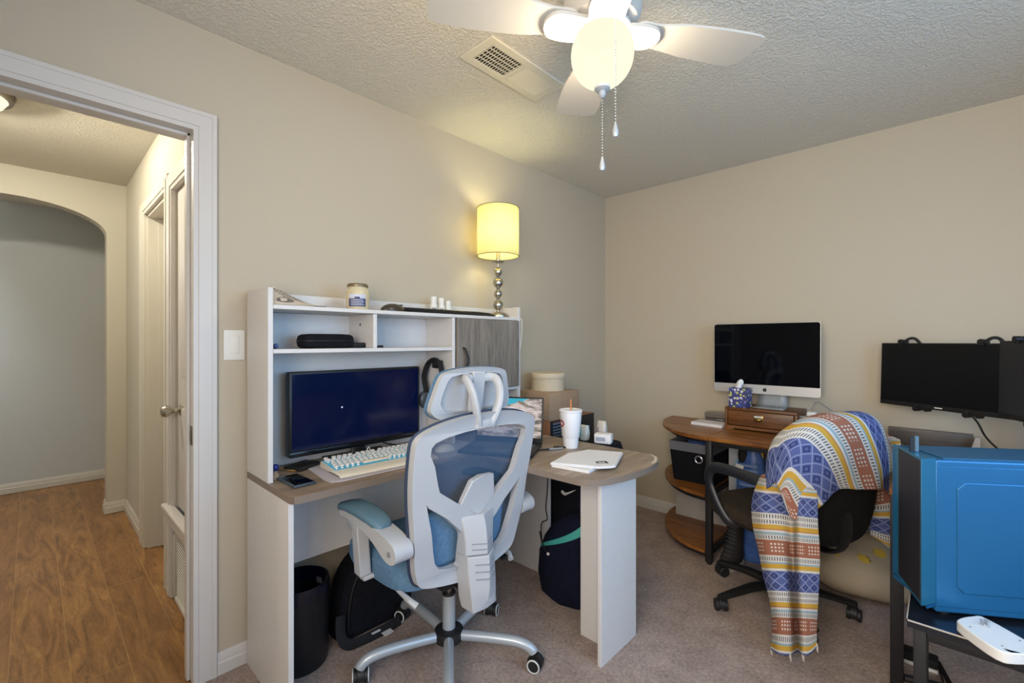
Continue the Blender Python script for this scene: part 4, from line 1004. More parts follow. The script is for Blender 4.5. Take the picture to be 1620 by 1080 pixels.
# arms
def arm(s):
    y = YC+s*0.300
    b = B()
    prof = [(0.385,0.642),(0.42,0.655),(0.52,0.655),(0.62,0.652),(0.70,0.640),(0.755,0.622),(0.772,0.598),(0.765,0.572),(0.74,0.560),(0.70,0.566),(0.63,0.600),(0.54,0.624),(0.44,0.630),(0.392,0.628)]
    b.prism(smooth2(prof,3), lambda x, z, t: Vector((x, y+(0.034 if t else -0.034)*(1.0 if x>0.45 else 0.9), z)))
    a = obj('armrest', b, M['chairwhite'], oc); bevelmod(a, 0.010, 3, 50)
    b = B(); rings = []
    for x, hw_, zt in ((0.372,0.022,0.664),(0.385,0.036,0.674),(0.43,0.043,0.685),(0.52,0.044,0.687),(0.60,0.041,0.680),(0.645,0.033,0.668),(0.66,0.02,0.655)):
        rings.append(b.ring([Vector((x, y+hw_*math.copysign(abs(math.cos(q))**0.6,math.cos(q)), (zt-0.016)+0.016*math.copysign(abs(math.sin(q))**0.7,math.sin(q)))) for q in [2*math.pi*k/20 for k in range(20)]]))
    b.skin(rings); obj('arm_pad', b, M['chairarm'], a)
    b = B(); b.tube([(0.725,y-s*0.034,0.600),(0.752,YC+s*0.245,0.612)], [0.021,0.017], 16); obj('pivot_tube', b, M['chairwhite'], a)
    b = B(); b.cyl((0.735,y+s*0.0335,0.592),(0.735,y+s*0.037,0.592),0.009,seg=14); obj('pivot_cap', b, plain('grey_bolt_cap','#7f858c',0.4), a)
    b = B(); b.prism([(0.445,0.630),(0.485,0.630),(0.515,0.43),(0.472,0.43)], lambda x, z, t: Vector((x, y-s*0.004+(0.026 if t else -0.018), z))); p = obj('arm_post', b, M['chairwhite'], a); bevelmod(p, 0.006, 2)
    b = B(); b.box(0.42,0.475,y-0.02,y+0.02,0.585,0.632,0.012); obj('height_collar', b, M['steel'], a)
    b = B(); b.box(0.475,0.515,min(y,YC+s*0.1),max(y,YC+s*0.1),0.412,0.430,0.006); obj('arm_bracket', b, M['chairwhite'], a)
arm(-1); arm(1)
# seat
b = B(); rings = []
for zz, s in ((0.398,0.90),(0.405,0.97),(0.43,1.0),(0.475,0.99),(0.492,0.93),(0.500,0.80),(0.498,0.4)):
    rings.append(b.ring([Vector((0.475+0.235*s*math.copysign(abs(math.cos(t))**0.42,math.cos(t)), YC+0.262*s*math.copysign(abs(math.sin(t))**0.42,math.sin(t)), zz-(0.02*max(0,-math.cos(t)-0.5)))) for t in [2*math.pi*k/56 for k in range(56)]]))
b.skin(rings); obj('seat', b, M['chairblue'], oc)
b = B(); b.box(0.44,0.70,YC-0.09,YC+0.09,0.355,0.417,0.012); b.box(0.66,0.80,YC-0.04,YC+0.04,0.36,0.385,0.006); obj('mechanism', b, M['black'], oc)
b = B(); b.tube([(0.60,YC+0.09,0.375),(0.62,YC+0.24,0.365),(0.64,YC+0.275,0.352)], 0.006, 8); b.box(0.625,0.66,YC+0.26,YC+0.32,0.340,0.356,0.005); obj('height_lever', b, M['black'], oc)
for s in (-1, 1):
    b = B(); b.tube([(0.735,YC+s*0.228,0.384),(0.715,YC+s*0.240,0.398),(0.66,YC+s*0.238,0.402),(0.60,YC+s*0.230,0.404)], [0.012,0.010,0.008,0.008], 8); obj('footrest_rail', b, M['chairwhite'], oc)
# column and star base
b = B(); b.cyl(hub+Vector((0,0,0.095)), hub+Vector((0,0,0.262)), 0.0255, seg=28); obj('gas_column', b, M['steel'], oc)
b = B(); b.lathe([(0.012,0.258),(0.0265,0.258),(0.0275,0.262),(0.0265,0.267),(0.012,0.267)], hub, 28); obj('column_collar', b, M['rubber'], oc)
b = B(); b.cyl(hub+Vector((0,0,0.26)), hub+Vector((0,0,0.36)), 0.0125, seg=20); obj('piston', b, M['nickel'], oc)
b = B(); b.lathe([(0,0.072),(0.04,0.072),(0.057,0.08),(0.060,0.10),(0.056,0.118),(0.04,0.124),(0,0.124)], hub, 36); obj('base_hub', b, M['rubber'], oc)
def caster(par, p, ang, white=True):
    b = B(); b.cyl((p.x,p.y,0.055),(p.x,p.y,0.078),0.010,seg=14); 
    for k in range(1): pass
    c, s = math.cos(ang), math.sin(ang)
    b.prism([(0.030*math.cos(t)+0.0, 0.031+0.031*math.sin(t)) for t in [R(x) for x in range(-20,215,12)]], lambda a, z, t: Vector((p.x+c*(a-0.012)-s*(0.012 if t else -0.012), p.y+s*(a-0.012)+c*(0.012 if t else -0.012), z)))
    o = obj('caster', b, M['rubber'], par)
    for sd in (-1, 1):
        w = Vector((p.x-0.012*c-s*sd*0.020, p.y-0.012*s+c*sd*0.020, 0.0275)); ax = Vector((-s*sd, c*sd, 0))
        b = B(); b.tube([w-ax*0.0085, w-ax*0.006, w+ax*0.005, w+ax*0.0075], [0.0250,0.0272,0.0272,0.0245], 28); wl = obj('wheel', b, M['rubber'], o)
        if white:
            N = ax.cross(Vector((0,0,1))).normalized()
            b = B(); b.tube([w+ax*0.0070+N*0.0235*math.cos(q)+Vector((0,0,1))*0.0235*math.sin(q) for q in [2*math.pi*k/28 for k in range(29)]], 0.0030, 6); obj('wheel_rim', b, M['casterring'], o)
for k, ca in zip(range(5), (200, 120, 20, 330, 60)):
    a = R(33+72*k); dv_ = Vector((math.cos(a), math.sin(a), 0))
    pts = catmull([hub+dv_*r+Vector((0,0,z)) for r, z in ((0.045,0.098),(0.15,0.102),(0.255,0.101),(0.308,0.092),(0.335,0.076),(0.342,0.066))], 5)
    b = B(); b.tube(pts, [0.0195]*len(pts), 16); lg = obj('base_leg', b, M['steel'], oc)
    caster(oc, hub+dv_*0.339, R(ca))

# ------------------------------------------------------------------ black swivel chair by the brown desk
CH = Vector((1.43,-0.75,0)); al = R(152); CR = al-math.pi/2
bc = thing('swivel_chair', 'black swivel chair with looped arms under the patterned blanket', 'chair', CH, rotz=CR)
b = B(); rings = []
for zz, s in ((0.395,0.80),(0.405,0.92),(0.43,1.0),(0.455,1.0),(0.475,0.95),(0.485,0.8),(0.482,0.4)):
    rings.append(b.ring([Vector((0.255*s*math.copysign(abs(math.cos(t))**0.6,math.cos(t)), 0.02+0.25*s*math.copysign(abs(math.sin(t))**0.6,math.sin(t)), zz)) for t in [2*math.pi*k/48 for k in range(48)]]))
b.skin(rings); obj('seat', b, M['seatbrown'], bc)
b = B(); rings = []
def backpt(x, z, o): return Vector((x, -0.285-0.05*(z-0.5)+0.55*x*x*0.9+o, z))
bo = [(0.0,0.945),(0.12,0.938),(0.20,0.905),(0.235,0.83),(0.245,0.72),(0.235,0.60),(0.205,0.50),(0.15,0.435),(0.07,0.41),(0.0,0.405)]
bo = smooth2([(x, z) for x, z in mirror(bo)], 3)
for s, o in ((0.80,0.045),(0.94,0.040),(1.0,0.015),(1.0,-0.015),(0.95,-0.038),(0.82,-0.046),(0.4,-0.050)):
    rings.append(b.ring([backpt(x*s, 0.68+(z-0.68)*s, o) for x, z in bo]))
b.skin(rings); obj('backrest', b, M['chairblack'], bc)
for s in (-1, 1):
    b = B(); b.tube(catmull([(s*0.255,-0.22,0.655),(s*0.275,-0.10,0.665),(s*0.285,0.03,0.668),(s*0.288,0.105,0.655),(s*0.285,0.138,0.615),(s*0.278,0.14,0.56),(s*0.268,0.095,0.47),(s*0.25,0.05,0.41),(s*0.21,0.03,0.40)],6), 0.021, 12, flat=(1.25,0.8)); obj('arm_loop', b, M['armblack'], bc)
b = B(); b.box(-0.09,0.09,-0.12,0.10,0.345,0.395,0.01); b.tube(catmull([(0,-0.10,0.36),(0,-0.27,0.37),(0,-0.325,0.44),(0,-0.33,0.56)],5), 0.022, 10, flat=(0.4,1.5)); obj('mechanism', b, M['black'], bc)
b = B(); b.cyl((0,0,0.10),(0,0,0.35),0.028,0.024,seg=20); obj('gas_column', b, M['black'], bc)
b = B(); b.lathe([(0,0.07),(0.045,0.07),(0.052,0.09),(0.045,0.118),(0,0.12)], (0,0,0), 28); obj('base_hub', b, M['black'], bc)
for k in range(5):
    a = R(20+72*k)-CR; dv_ = Vector((math.cos(a), math.sin(a), 0))
    b = B(); b.tube([dv_*r+Vector((0,0,z)) for r, z in ((0.04,0.098),(0.15,0.095),(0.26,0.078),(0.315,0.068))], [0.026,0.024,0.020,0.018], 10, flat=(0.75,1.15)); obj('base_leg', b, M['black'], bc)
    caster(bc, dv_*0.308, a+R(70), white=False)

# ------------------------------------------------------------------ blanket thrown over its back and arm
bk = thing('blanket', 'woven throw with blue, rust and yellow stripes draped over the black chair', 'blanket', (CH.x, CH.y, 0))
CM = Matrix.Translation(CH) @ Matrix.Rotation(CR, 4, 'Z')
def spl(rows, nu, nv):
    """smooth a coarse control net into a fine grid"""
    R1 = [catmull(r, nu) for r in rows]; cols = list(zip(*R1)); C2 = [catmull(c, nv) for c in cols]
    return [list(r) for r in zip(*C2)]
def cloth(name, rows, uvf, nu=8, nv=8, th=0.005, ripple=0.0):
    g_ = spl(rows, nu, nv); ni, nj = len(g_), len(g_[0])
    uv = [[uvf(j/(nj-1), i/(ni-1)) for j in range(nj)] for i in range(ni)]
    b = B(); b.grid(g_, uv)
    o = obj(name, b, M['blanket'], bk, recalc=False, angle=80)
    m = o.modifiers.new('thickness', 'SOLIDIFY'); m.thickness = th; m.offset = 0
    return o
# over the back: local x across the chair, rows run from the seat side over the top to the outer side
rows = []
xs = (-0.345, -0.285, -0.20, -0.10, 0.0, 0.10, 0.19, 0.255, 0.30)
def top(x): return 0.962-0.07*(min(1,abs(x+0.0)/0.26))**3.2-0.05*max(0,abs(x)-0.2)/0.1
for kind in range(8):
    r = []
    for i, x in enumerate(xs):
        zt = top(x); yb = -0.285-0.05*(zt-0.5)+0.5*x*x
        if kind == 0: p = (x*0.97, yb+0.075, zt-0.22)
        elif kind == 1: p = (x*0.98, yb+0.066, zt-0.09)
        elif kind == 2: p = (x, yb+0.042, zt-0.012)
        elif kind == 3: p = (x, yb-0.005, zt+0.010)
        elif kind == 4: p = (x, yb-0.050, zt-0.018)
        elif kind == 5: p = (x*1.01, yb-0.068, zt-0.10)
        elif kind == 6: p = (x*1.02, yb-0.072+0.006*math.sin(i*2.1), zt-0.20)
        else:
            zh = (0.52, 0.565, 0.615, 0.675, 0.668, 0.66, 0.645, 0.60, 0.53)[i]
            p = (x*1.02, yb-0.070+0.010*math.sin(i*2.1+0.6), zh)
        if i == 0: p = (-0.318, -0.285+(p[1]+0.285)*0.45, max(0.665, min(p[2], 0.90)-0.13))
        r.append(CM @ Vector(p))
    rows.append(r)
def uv_cover(s, t):
    w = 0.62*s; tt = max(0, t-0.42)
    return (0.55*t+0.02*s, 0.02+w-0.34*tt*(1.15-0.65*s))
cloth('cover_fold', rows, uv_cover)
# long end hanging from the left arm and back corner to just above the carpet
hang = [
 [(1.455,-0.955,0.600),(1.480,-0.965,0.640),(1.505,-0.985,0.680),(1.530,-0.990,0.730),(1.560,-1.005,0.790),(1.590,-1.020,0.850),(1.625,-1.035,0.905)],
 [(1.448,-1.010,0.675),(1.480,-1.030,0.705),(1.512,-1.045,0.735),(1.545,-1.060,0.765),(1.575,-1.070,0.815),(1.606,-1.080,0.860),(1.640,-1.085,0.895)],
 [(1.440,-1.070,0.683),(1.481,-1.116,0.701),(1.519,-1.107,0.707),(1.553,-1.100,0.705),(1.582,-1.130,0.725),(1.616,-1.126,0.731),(1.646,-1.099,0.731)],
 [(1.410,-1.079,0.582),(1.462,-1.127,0.607),(1.522,-1.123,0.620),(1.566,-1.105,0.619),(1.595,-1.147,0.643),(1.624,-1.142,0.649),(1.655,-1.116,0.650)],
 [(1.417,-1.095,0.478),(1.469,-1.143,0.507),(1.531,-1.139,0.523),(1.568,-1.110,0.520),(1.600,-1.163,0.549),(1.626,-1.157,0.555),(1.659,-1.131,0.556)],
 [(1.445,-1.115,0.385),(1.488,-1.161,0.414),(1.544,-1.156,0.430),(1.572,-1.112,0.422),(1.603,-1.178,0.456),(1.631,-1.173,0.463),(1.668,-1.148,0.466)],
 [(1.469,-1.135,0.293),(1.508,-1.180,0.324),(1.556,-1.173,0.339),(1.572,-1.100,0.317),(1.610,-1.195,0.366),(1.639,-1.189,0.374),(1.669,-1.163,0.374)],
 [(1.498,-1.155,0.207),(1.531,-1.199,0.239),(1.569,-1.190,0.250),(1.580,-1.117,0.224),(1.616,-1.210,0.276),(1.643,-1.205,0.285),(1.667,-1.177,0.283)],
 [(1.511,-1.172,0.117),(1.544,-1.216,0.152),(1.579,-1.207,0.162),(1.587,-1.133,0.132),(1.623,-1.226,0.190),(1.646,-1.220,0.197),(1.665,-1.191,0.192)],
 [(1.510,-1.187,0.029),(1.545,-1.231,0.050),(1.584,-1.223,0.059),(1.595,-1.149,0.043),(1.630,-1.242,0.091),(1.651,-1.236,0.102),(1.668,-1.206,0.124)]]
cloth('hanging_end', hang, lambda s, t: (0.40*s, 0.047+0.955*t-0.05*s*(1-t)), 7, 8)
tas = plain('cream_tassel_yarn','#c4bcb0',0.95)
for p in (hang[-1][0], hang[-1][2], hang[-1][4], hang[-1][6]):
    p = Vector(p); b = B(); b.tube([p+Vector((0,0,0.012)), p+Vector((0.001,0,-0.006)), p+Vector((0.003,0.002,-0.022))], [0.003,0.0045,0.0022], 7); obj('tassel', b, tas, bk)
# short end at the right side of the back
rt = [[CM @ Vector(p) for p in r] for r in (
 [(0.270,-0.235,0.87),(0.300,-0.270,0.86),(0.318,-0.300,0.85),(0.320,-0.335,0.84)],
 [(0.285,-0.235,0.76),(0.318,-0.270,0.75),(0.335,-0.305,0.74),(0.326,-0.345,0.73)],
 [(0.290,-0.232,0.62),(0.325,-0.266,0.61),(0.335,-0.308,0.60),(0.322,-0.350,0.59)],
 [(0.292,-0.230,0.48),(0.322,-0.268,0.46),(0.332,-0.310,0.44),(0.318,-0.348,0.43)],
 [(0.290,-0.232,0.39),(0.318,-0.270,0.36),(0.326,-0.308,0.33),(0.314,-0.340,0.31)])]
cloth('short_end', rt, lambda s, t: (0.16*s, 0.52+0.60*t+0.10*s), 7, 8)
# pillow on the carpet behind the chair
pl = B(); pl.ball((0,0,0), 1, 1, 1, 1, 40)
for v in pl.bm.verts:
    x, y, z = v.co
    f = lambda q: math.copysign(abs(q)**0.62, q)
    k = 1.0-0.12*(abs(x*y))
    v.co = Vector((0.235*f(x), 0.205*f(y), 0.105*z*(1.0+0.12*math.sin(6*x)*math.sin(5*y))))
pl.xform(Matrix.Translation((1.715,-0.345,0.150)) @ Matrix.Rotation(R(15),4,'Z') @ Matrix.Rotation(R(14),4,'X'))
solo('pillow', pl, M['pillow'], 'beige pillow with yellow flowers on the carpet under the black chair', 'pillow')
# ------------------------------------------------------------------ brown desk with half-round shelves along the back wall
DZ2 = 0.731
bd = thing('computer_desk', 'rustic brown desk with black frame and half-round end shelves on the back wall', 'desk', (1.3,-0.3,0))
def half(x0, rx, ry, y0=-0.022, n=22):
    return [(x0-rx*math.sin(t), y0-ry*math.cos(t)) for t in [math.pi/2*k/n for k in range(n+1)]]
b = B(); b.poly([(1.048,-0.022)]+half(1.048,0.465,0.595), DZ2-0.02, DZ2); o = obj('half_round_top', b, M['rustic'], bd); bevelmod(o, 0.002)
b = B(); b.box(1.0495,1.84,-0.617,-0.022,DZ2-0.02,DZ2,0.002); obj('desktop', b, M['rustic'], bd)
for z in (0.395, 0.075):
    b = B(); b.poly([(1.022,-0.022)]+half(1.022,0.425,0.565), z-0.017, z); o = obj('round_shelf', b, M['rustic'], bd); bevelmod(o, 0.002)
    b = B(); b.tube([Vector((x, y, z-0.031)) for x, y in half(1.022,0.40,0.54)], 0.012, 8, flat=(1.1,0.6)); obj('shelf_rail', b, M['blackmetal'], o)
def leg(x, y, w=0.034): 
    b = B(); b.box(x-w/2,x+w/2,y-w/2,y+w/2,0.012,DZ2-0.021,0.002); l = obj('leg', b, M['blackmetal'], bd)
    b = B(); b.cyl((x,y,0),(x,y,0.012),0.013,seg=14); obj('foot', b, M['rubber'], l)
leg(1.043,-0.572); leg(1.043,-0.06); leg(0.645,-0.055,0.026); leg(1.815,-0.06)
def rail(par, *a):
    b = B(); b.box(*a, 0.002); obj('frame_rail', b, M['blackmetal'], par)
rail(bd, 1.0605,1.835,-0.584,-0.560,DZ2-0.05,DZ2-0.0215); rail(bd, 1.0605,1.797,-0.072,-0.048,DZ2-0.05,DZ2-0.0215)
rail(bd, 1.031,1.055,-0.5545,-0.0775,DZ2-0.05,DZ2-0.0215); rail(bd, 1.803,1.827,-0.5595,-0.0775,DZ2-0.05,DZ2-0.0215)
rail(bd, 1.031,1.055,-0.5545,-0.0775,0.05,0.075); rail(bd, 1.031,1.055,-0.5545,-0.0775,0.38,0.40)
b = B(); b.tube([Vector((x, y, DZ2-0.034)) for x, y in half(1.022,0.40,0.54)], 0.010, 8, flat=(1.1,0.6)); obj('curved_rail', b, M['blackmetal'], bd)
# items in the shelf end
fb = thing('fabric_bin', 'black fabric storage bin with grey band and metal ring on the round shelf', 'bin', (0.87,-0.27,0.396))
b = B(); rings = []
x0, x1, y0, y1 = 0.745, 1.010, -0.43, -0.13
def rr(z, g): return [Vector((x0+0.02-g,y0+0.015-g,z)),Vector((x1-0.0+g*0.2,y0+0.015-g,z)),Vector((x1-0.0+g*0.2,y1+g*0.5,z)),Vector((x0+0.02-g,y1+g*0.5,z))]
b.skin([b.ring(rr(0.396,0.0)), b.ring(rr(0.585,0.018))], True, True); o = obj('bin_body', b, M['blacknylon'], fb)
b = B(); b.skin([b.ring(rr(0.5855,0.0185)), b.ring(rr(0.642,0.0235)), b.ring([p*1 for p in rr(0.642,0.019)]), b.ring(rr(0.60,0.015))], True, False); obj('grey_band', b, M['greyband'], fb, recalc=False)
b = B(); cx0 = 0.93; b.tube([(cx0+0.021*math.cos(t), -0.4315-0.004, 0.548+0.021*math.sin(t)) for t in [2*math.pi*k/28 for k in range(29)]], 0.0045, 8); obj('ring_handle', b, M['wire'], fb)
b = B(); b.ball((0.87,-0.30,0.62), 0.05, 1.2, 1, 0.55); b.ball((0.95,-0.28,0.62), 0.045, 1, 1.2, 0.6); o = solo('blue_pouch', b, M['clipblue'], 'dark blue bundle poking out of the black fabric bin', 'pouch')
wbx2 = thing('white_carton', 'flat white carton with faint lettering on the bottom round shelf', 'box', (0.85,-0.10,0.0755))
b = B(); b.box(0.665,1.0,-0.16,-0.05,0.0755,0.362,0.002); obj('carton', b, plain('greyish_white_card','#b9b3ae',0.75), wbx2)
b = B()
rnd = random.Random(9)
x = 0.79
while x < 0.99:
    w = rnd.uniform(0.006,0.016); b.box(x,x+w,-0.1606,-0.1601,0.268,0.282+rnd.uniform(0,0.008)); x += w+0.004
obj('faint_lettering', b, plain('faint_brown_print','#8e8078',0.75), wbx2)
b = B(); b.box(0.79,0.90,-0.1606,-0.1601,0.30,0.316); obj('faint_heading', b, plain('faint_red_print','#9a7f7a',0.75), wbx2)
# boards and bag standing beside the shelf under the desk
b = B(); b.box(0,0.105,-0.006,0.006,0,0.665,0.004,2,M=Matrix.Translation((1.07,-0.33,0.002)) @ Matrix.Rotation(R(35),4,'Z')); fbrd = thing('foam_board', 'tall pale grey board with blue print standing beside the shelf under the desk', 'board', (1.07,-0.33,0)); obj('board', b, plain('pale_grey_board','#a9abb0',0.7), fbrd)
b = B(); b.box(0.035,0.10,-0.0068,-0.0061,0.40,0.555,M=Matrix.Translation((1.07,-0.33,0.002)) @ Matrix.Rotation(R(35),4,'Z')); obj('blue_print', b, M['softblue'], fbrd)
bg = thing('poly_bag', 'blue plastic bag with pale print hanging behind the black chair arm', 'bag', (1.205,-0.40,0))
b = B(); rings = []
for zz, s in ((0.0,0.75),(0.05,0.95),(0.3,1.0),(0.5,0.98),(0.60,0.8),(0.655,0.55)):
    rings.append(b.ring([Vector((1.205+0.085*s*math.cos(t)*(1+0.08*math.sin(4*t+zz*9)), -0.355+0.05*s*math.sin(t)*(1+0.1*math.sin(5*t+zz*14)), zz)) for t in [2*math.pi*k/36 for k in range(36)]]))
b.skin(rings); obj('bag', b, M['clipblue'], bg)
b = B()
for k in range(5): b.grid([[Vector((1.155+0.095*i/6, -0.4085-0.012*math.sin(math.pi*i/6), z)) for i in range(7)] for z in (0.44+k*0.028, 0.452+k*0.028)])
obj('pale_print', b, plain('pale_bag_print','#7f95c4',0.6), bg, recalc=False)
b = B(); b.ball((1.165,-0.38,0.61), 0.03, 0.9, 0.6, 2.0); obj('dark_knot', b, M['blackmatte'], bg)
b = B(); b.box(-0.022,0.022,-0.003,0.003,-0.045,0.03,0.002,1,M=Matrix.Translation((1.155,-0.42,0.53)) @ Matrix.Rotation(R(12),4,'Y')); tg = obj('paper_tag', b, M['paper'], bg)
cl = thing('spring_clip', 'yellow spring clip on top of the blue plastic bag', 'clip', (1.26,-0.40,0.64))
b = B()
for s in (-1,1): b.tube(catmull([(1.262+s*0.022,-0.36,0.692),(1.262+s*0.004,-0.36,0.665),(1.262-s*0.006,-0.36,0.64),(1.262+s*0.004,-0.36,0.605)],4), 0.0045, 8)
obj('jaws', b, M['yellow'], cl)
# high-top shoe standing on its toe
sh_ = thing('high_top_shoe', 'dark lace-up high-top shoe with white sole standing behind the desk leg', 'shoe', (1.16,-0.55,0))
SMx = Matrix.Translation((1.145,-0.545,0.004)) @ Matrix.Rotation(R(-12),4,'Z')
b = B(); rings = []
for zz, rx, ry, oy in ((0.0,0.036,0.085,0.02),(0.02,0.042,0.10,0.02),(0.05,0.042,0.095,0.025),(0.085,0.038,0.07,0.045),(0.13,0.036,0.055,0.06),(0.19,0.037,0.052,0.062),(0.21,0.034,0.048,0.062)):
    rings.append(b.ring([SMx @ Vector((rx*math.cos(t), oy+ry*math.sin(t), zz+0.018)) for t in [2*math.pi*k/28 for k in range(28)]]))
b.skin(rings); obj('upper', b, plain('dark_canvas','#26211f',0.85), sh_)
b = B(); b.skin([b.ring([SMx @ Vector((0.045*math.cos(t), 0.02+0.104*math.sin(t), zz)) for t in [2*math.pi*k/28 for k in range(28)]]) for zz in (0.0,0.026)]); obj('sole', b, plain('off_white_rubber','#b7b2a8',0.7), sh_)
b = B()
for k in range(7):
    z = 0.075+k*0.02; y = -0.045+k*0.0135 if k < 4 else 0.002+0.002*(k-4)
    b.tube([SMx @ Vector((-0.028,y+0.006,z+0.008)), SMx @ Vector((0,y-0.012,z+0.014)), SMx @ Vector((0.028,y+0.006,z+0.006))], 0.0032, 6)
obj('laces', b, plain('grey_laces','#3a3b46',0.8), sh_)

# ------------------------------------------------------------------ things on the brown desk
ZD = DZ2+0.0005
rs = thing('drawer_riser', 'walnut monitor stand with one drawer on the brown desk', 'drawer unit', (1.225,-0.16,ZD))
x0, x1, y0, y1, z1 = 1.030, 1.418, -0.278, -0.03, 0.866
b = B(); b.box(x0,x1,y0,y1,z1-0.014,z1,0.002); b.box(x0,x0+0.014,y0,y1,ZD,z1-0.0145,0.001); b.box(x1-0.014,x1,y0,y1,ZD,z1-0.0145,0.001); b.box(x0+0.0145,x1-0.0145,y1-0.012,y1,ZD+0.012,z1-0.0145); b.box(x0+0.0145,x1-0.0145,y0+0.002,y1-0.013,ZD+0.012,ZD+0.026)
b.box(x0+0.0145,x0+0.05,y0,y0+0.012,ZD,ZD+0.026); b.box(x1-0.05,x1-0.0145,y0,y0+0.012,ZD,ZD+0.026); b.box(x0+0.05,x1-0.05,y0,y0+0.012,ZD+0.009,ZD+0.026)
obj('case', b, M['walnut'], rs)
b = B(); b.box(x0+0.018,x1-0.018,y0+0.002,y0+0.018,ZD+0.030,z1-0.017,0.0015); df = obj('drawer_front', b, M['walnut'], rs)
hxm = (x0+x1)/2-0.005
b = B(); b.box(hxm-0.026,hxm+0.026,y0-0.0015,y0+0.002,0.800,0.832,0.001); 
for k in range(1): b.box(hxm-0.026,hxm+0.026,y0-0.006,y0-0.0015,0.828,0.832,0.001)
b.ball((0,0,0),1,0.024,0.017,0.012,20)
for v in b.bm.verts:
    if v.co.length < 0.1: v.co = Vector((hxm+v.co.x, y0-0.002+min(v.co.y,0), 0.806+v.co.z))
obj('label_pull', b, M['brass'], df)
b = B(); b.box(hxm-0.022,hxm+0.022,y0-0.0025,y0-0.0015,0.818,0.830); obj('card_insert', b, M['paper'], df)
im = thing('all_in_one_computer', 'silver all-in-one computer with black screen on the walnut riser', 'computer', (1.25,-0.15,z1))
iy = -0.16; a0, a1, zt, zs, zc = 0.924, 1.510, 1.382, 1.004, 0.949
b = B(); out = []
for cx0, cz0, q0 in ((a1-0.014,zt-0.014,0),(a0+0.014,zt-0.014,90),(a0+0.014,zc+0.014,180),(a1-0.014,zc+0.014,270)):
    out += [(cx0+0.014*math.cos(R(q0+k*15)), cz0+0.014*math.sin(R(q0+k*15))) for k in range(7)]
b.prism(out, lambda x, z, t: Vector((x, iy+(0.012 if t else 0.0), z))); 
b.prism([((x-1.23)*0.85+1.23, (z-1.17)*0.8+1.17) for x, z in out], lambda x, z, t: Vector((1.23+(x-1.23)*(0.75 if t else 1.15), iy+(0.045 if t else 0.0121), 1.17+(z-1.17)*(0.6 if t else 1.15)))); obj('shell', b, M['aluminium'], im)
b = B(); out2 = [(x, max(z, zs)) for x, z in [((x-1.2295)*0.993+1.2295, zt-0.0015-(zt-z)*0.995) for x, z in out]]
b.prism([p for p in out2 if p[1] > zs+1e-6]+[(a0+0.003,zs),(a1-0.003,zs)], lambda x, z, t: Vector((x, iy-(0.0012 if t else 0.0), z))); obj('glass', b, M['screen'], im)
b = B(); axx, azz = 1.223, 0.976
fruit = [(0,0.0075),(0.004,0.0095),(0.008,0.0092),(0.0105,0.0070),(0.0085,0.004),(0.0082,0.0),(0.0105,-0.0035),(0.008,-0.009),(0.0045,-0.0115),(0,-0.0105),(-0.0045,-0.0115),(-0.008,-0.009),(-0.0105,-0.003),(-0.0108,0.003),(-0.009,0.0075),(-0.0045,0.0095)]
b.prism([(axx+p.x*0.95, azz-0.0015+p.y*0.95) for p in catmull([(x,z,0) for x,z in fruit],3,True)], lambda x, z, t: Vector((x, iy-(0.0010 if t else 0.0001), z)))
leaf = [(0.0005,0.0105),(0.0035,0.0115),(0.005,0.0155),(0.002,0.0145)]
b.prism([(axx+x, azz-0.0015+z) for x,z in leaf], lambda x, z, t: Vector((x, iy-(0.0010 if t else 0.0001), z)))
obj('logo', b, M['black'], im)
b = B(); b.grid([[Vector((1.250+sx*0.083, yy, zz)) for sx in (-1,-0.5,0,0.5,1)] for yy, zz in ((iy+0.045,1.10),(iy+0.062,1.02),(iy+0.066,0.95),(iy+0.060,0.90),(iy+0.045,0.877),(iy+0.015,0.8705),(iy-0.045,0.869))])
o = obj('stand', b, M['standgrey'], im, recalc=False); m = o.modifiers.new('t','SOLIDIFY'); m.thickness = 0.005; m.offset = 1
# tissue box
TX = Matrix.Translation((1.104,-0.224,z1+0.0005)) @ Matrix.Rotation(R(-4),4,'Z')
tb2 = thing('tissue_box', 'cube tissue box with blue and yellow floral print on the walnut riser', 'tissue box', (1.104,-0.224,z1))
b = B(); b.box(-0.05,0.05,-0.05,0.05,0,0.118,0.0015,1,M=TX); obj('carton', b, M['tissue'], tb2)
b = B(); rings = []
for zz, s in ((0.1175,0.9),(0.13,0.75),(0.145,1.0),(0.16,0.75),(0.17,0.25)):
    rings.append(b.ring([TX @ Vector((-0.01+0.019*s*math.cos(t)*(1+0.25*math.sin(3*t+zz*40))+(zz-0.118)*0.25, 0.010*s*math.sin(t)*(1+0.3*math.sin(2*t)), zz)) for t in [2*math.pi*k/20 for k in range(20)]]))
b.skin(rings); obj('tissue', b, plain('white_tissue','#e6e6ea',0.9), tb2)
nb = thing('notepad', 'white notepad stack lying left of the walnut riser', 'notepad', (0.94,-0.27,ZD))
NX = Matrix.Translation((0.925,-0.215,ZD)) @ Matrix.Rotation(R(-3),4,'Z')
b = B(); b.box(-0.10,0.095,-0.075,0.06,0,0.018,0.001,1,M=NX); obj('pages', b, M['paper'], nb)
b = B()
for k in range(5): b.box(-0.085,0.08,-0.06+k*0.022,-0.057+k*0.022,0.018,0.0184,M=NX)
obj('ruled_lines', b, plain('pale_pink_lines','#c9aaa6',0.8), nb)
gc = thing('acrylic_case', 'low smoked clear case behind the notepad against the back wall', 'case', (0.93,-0.085,ZD))
b = B(); b.box(0.852,1.02,-0.13,-0.035,ZD,0.763,0.004); obj('lower_tray', b, M['glasscase'], gc)
b = B(); b.box(0.85,1.022,-0.132,-0.033,0.7635,0.80,0.008); obj('lid', b, plain('smoked_clear_lid','#8b837d',0.08,0.4), gc)
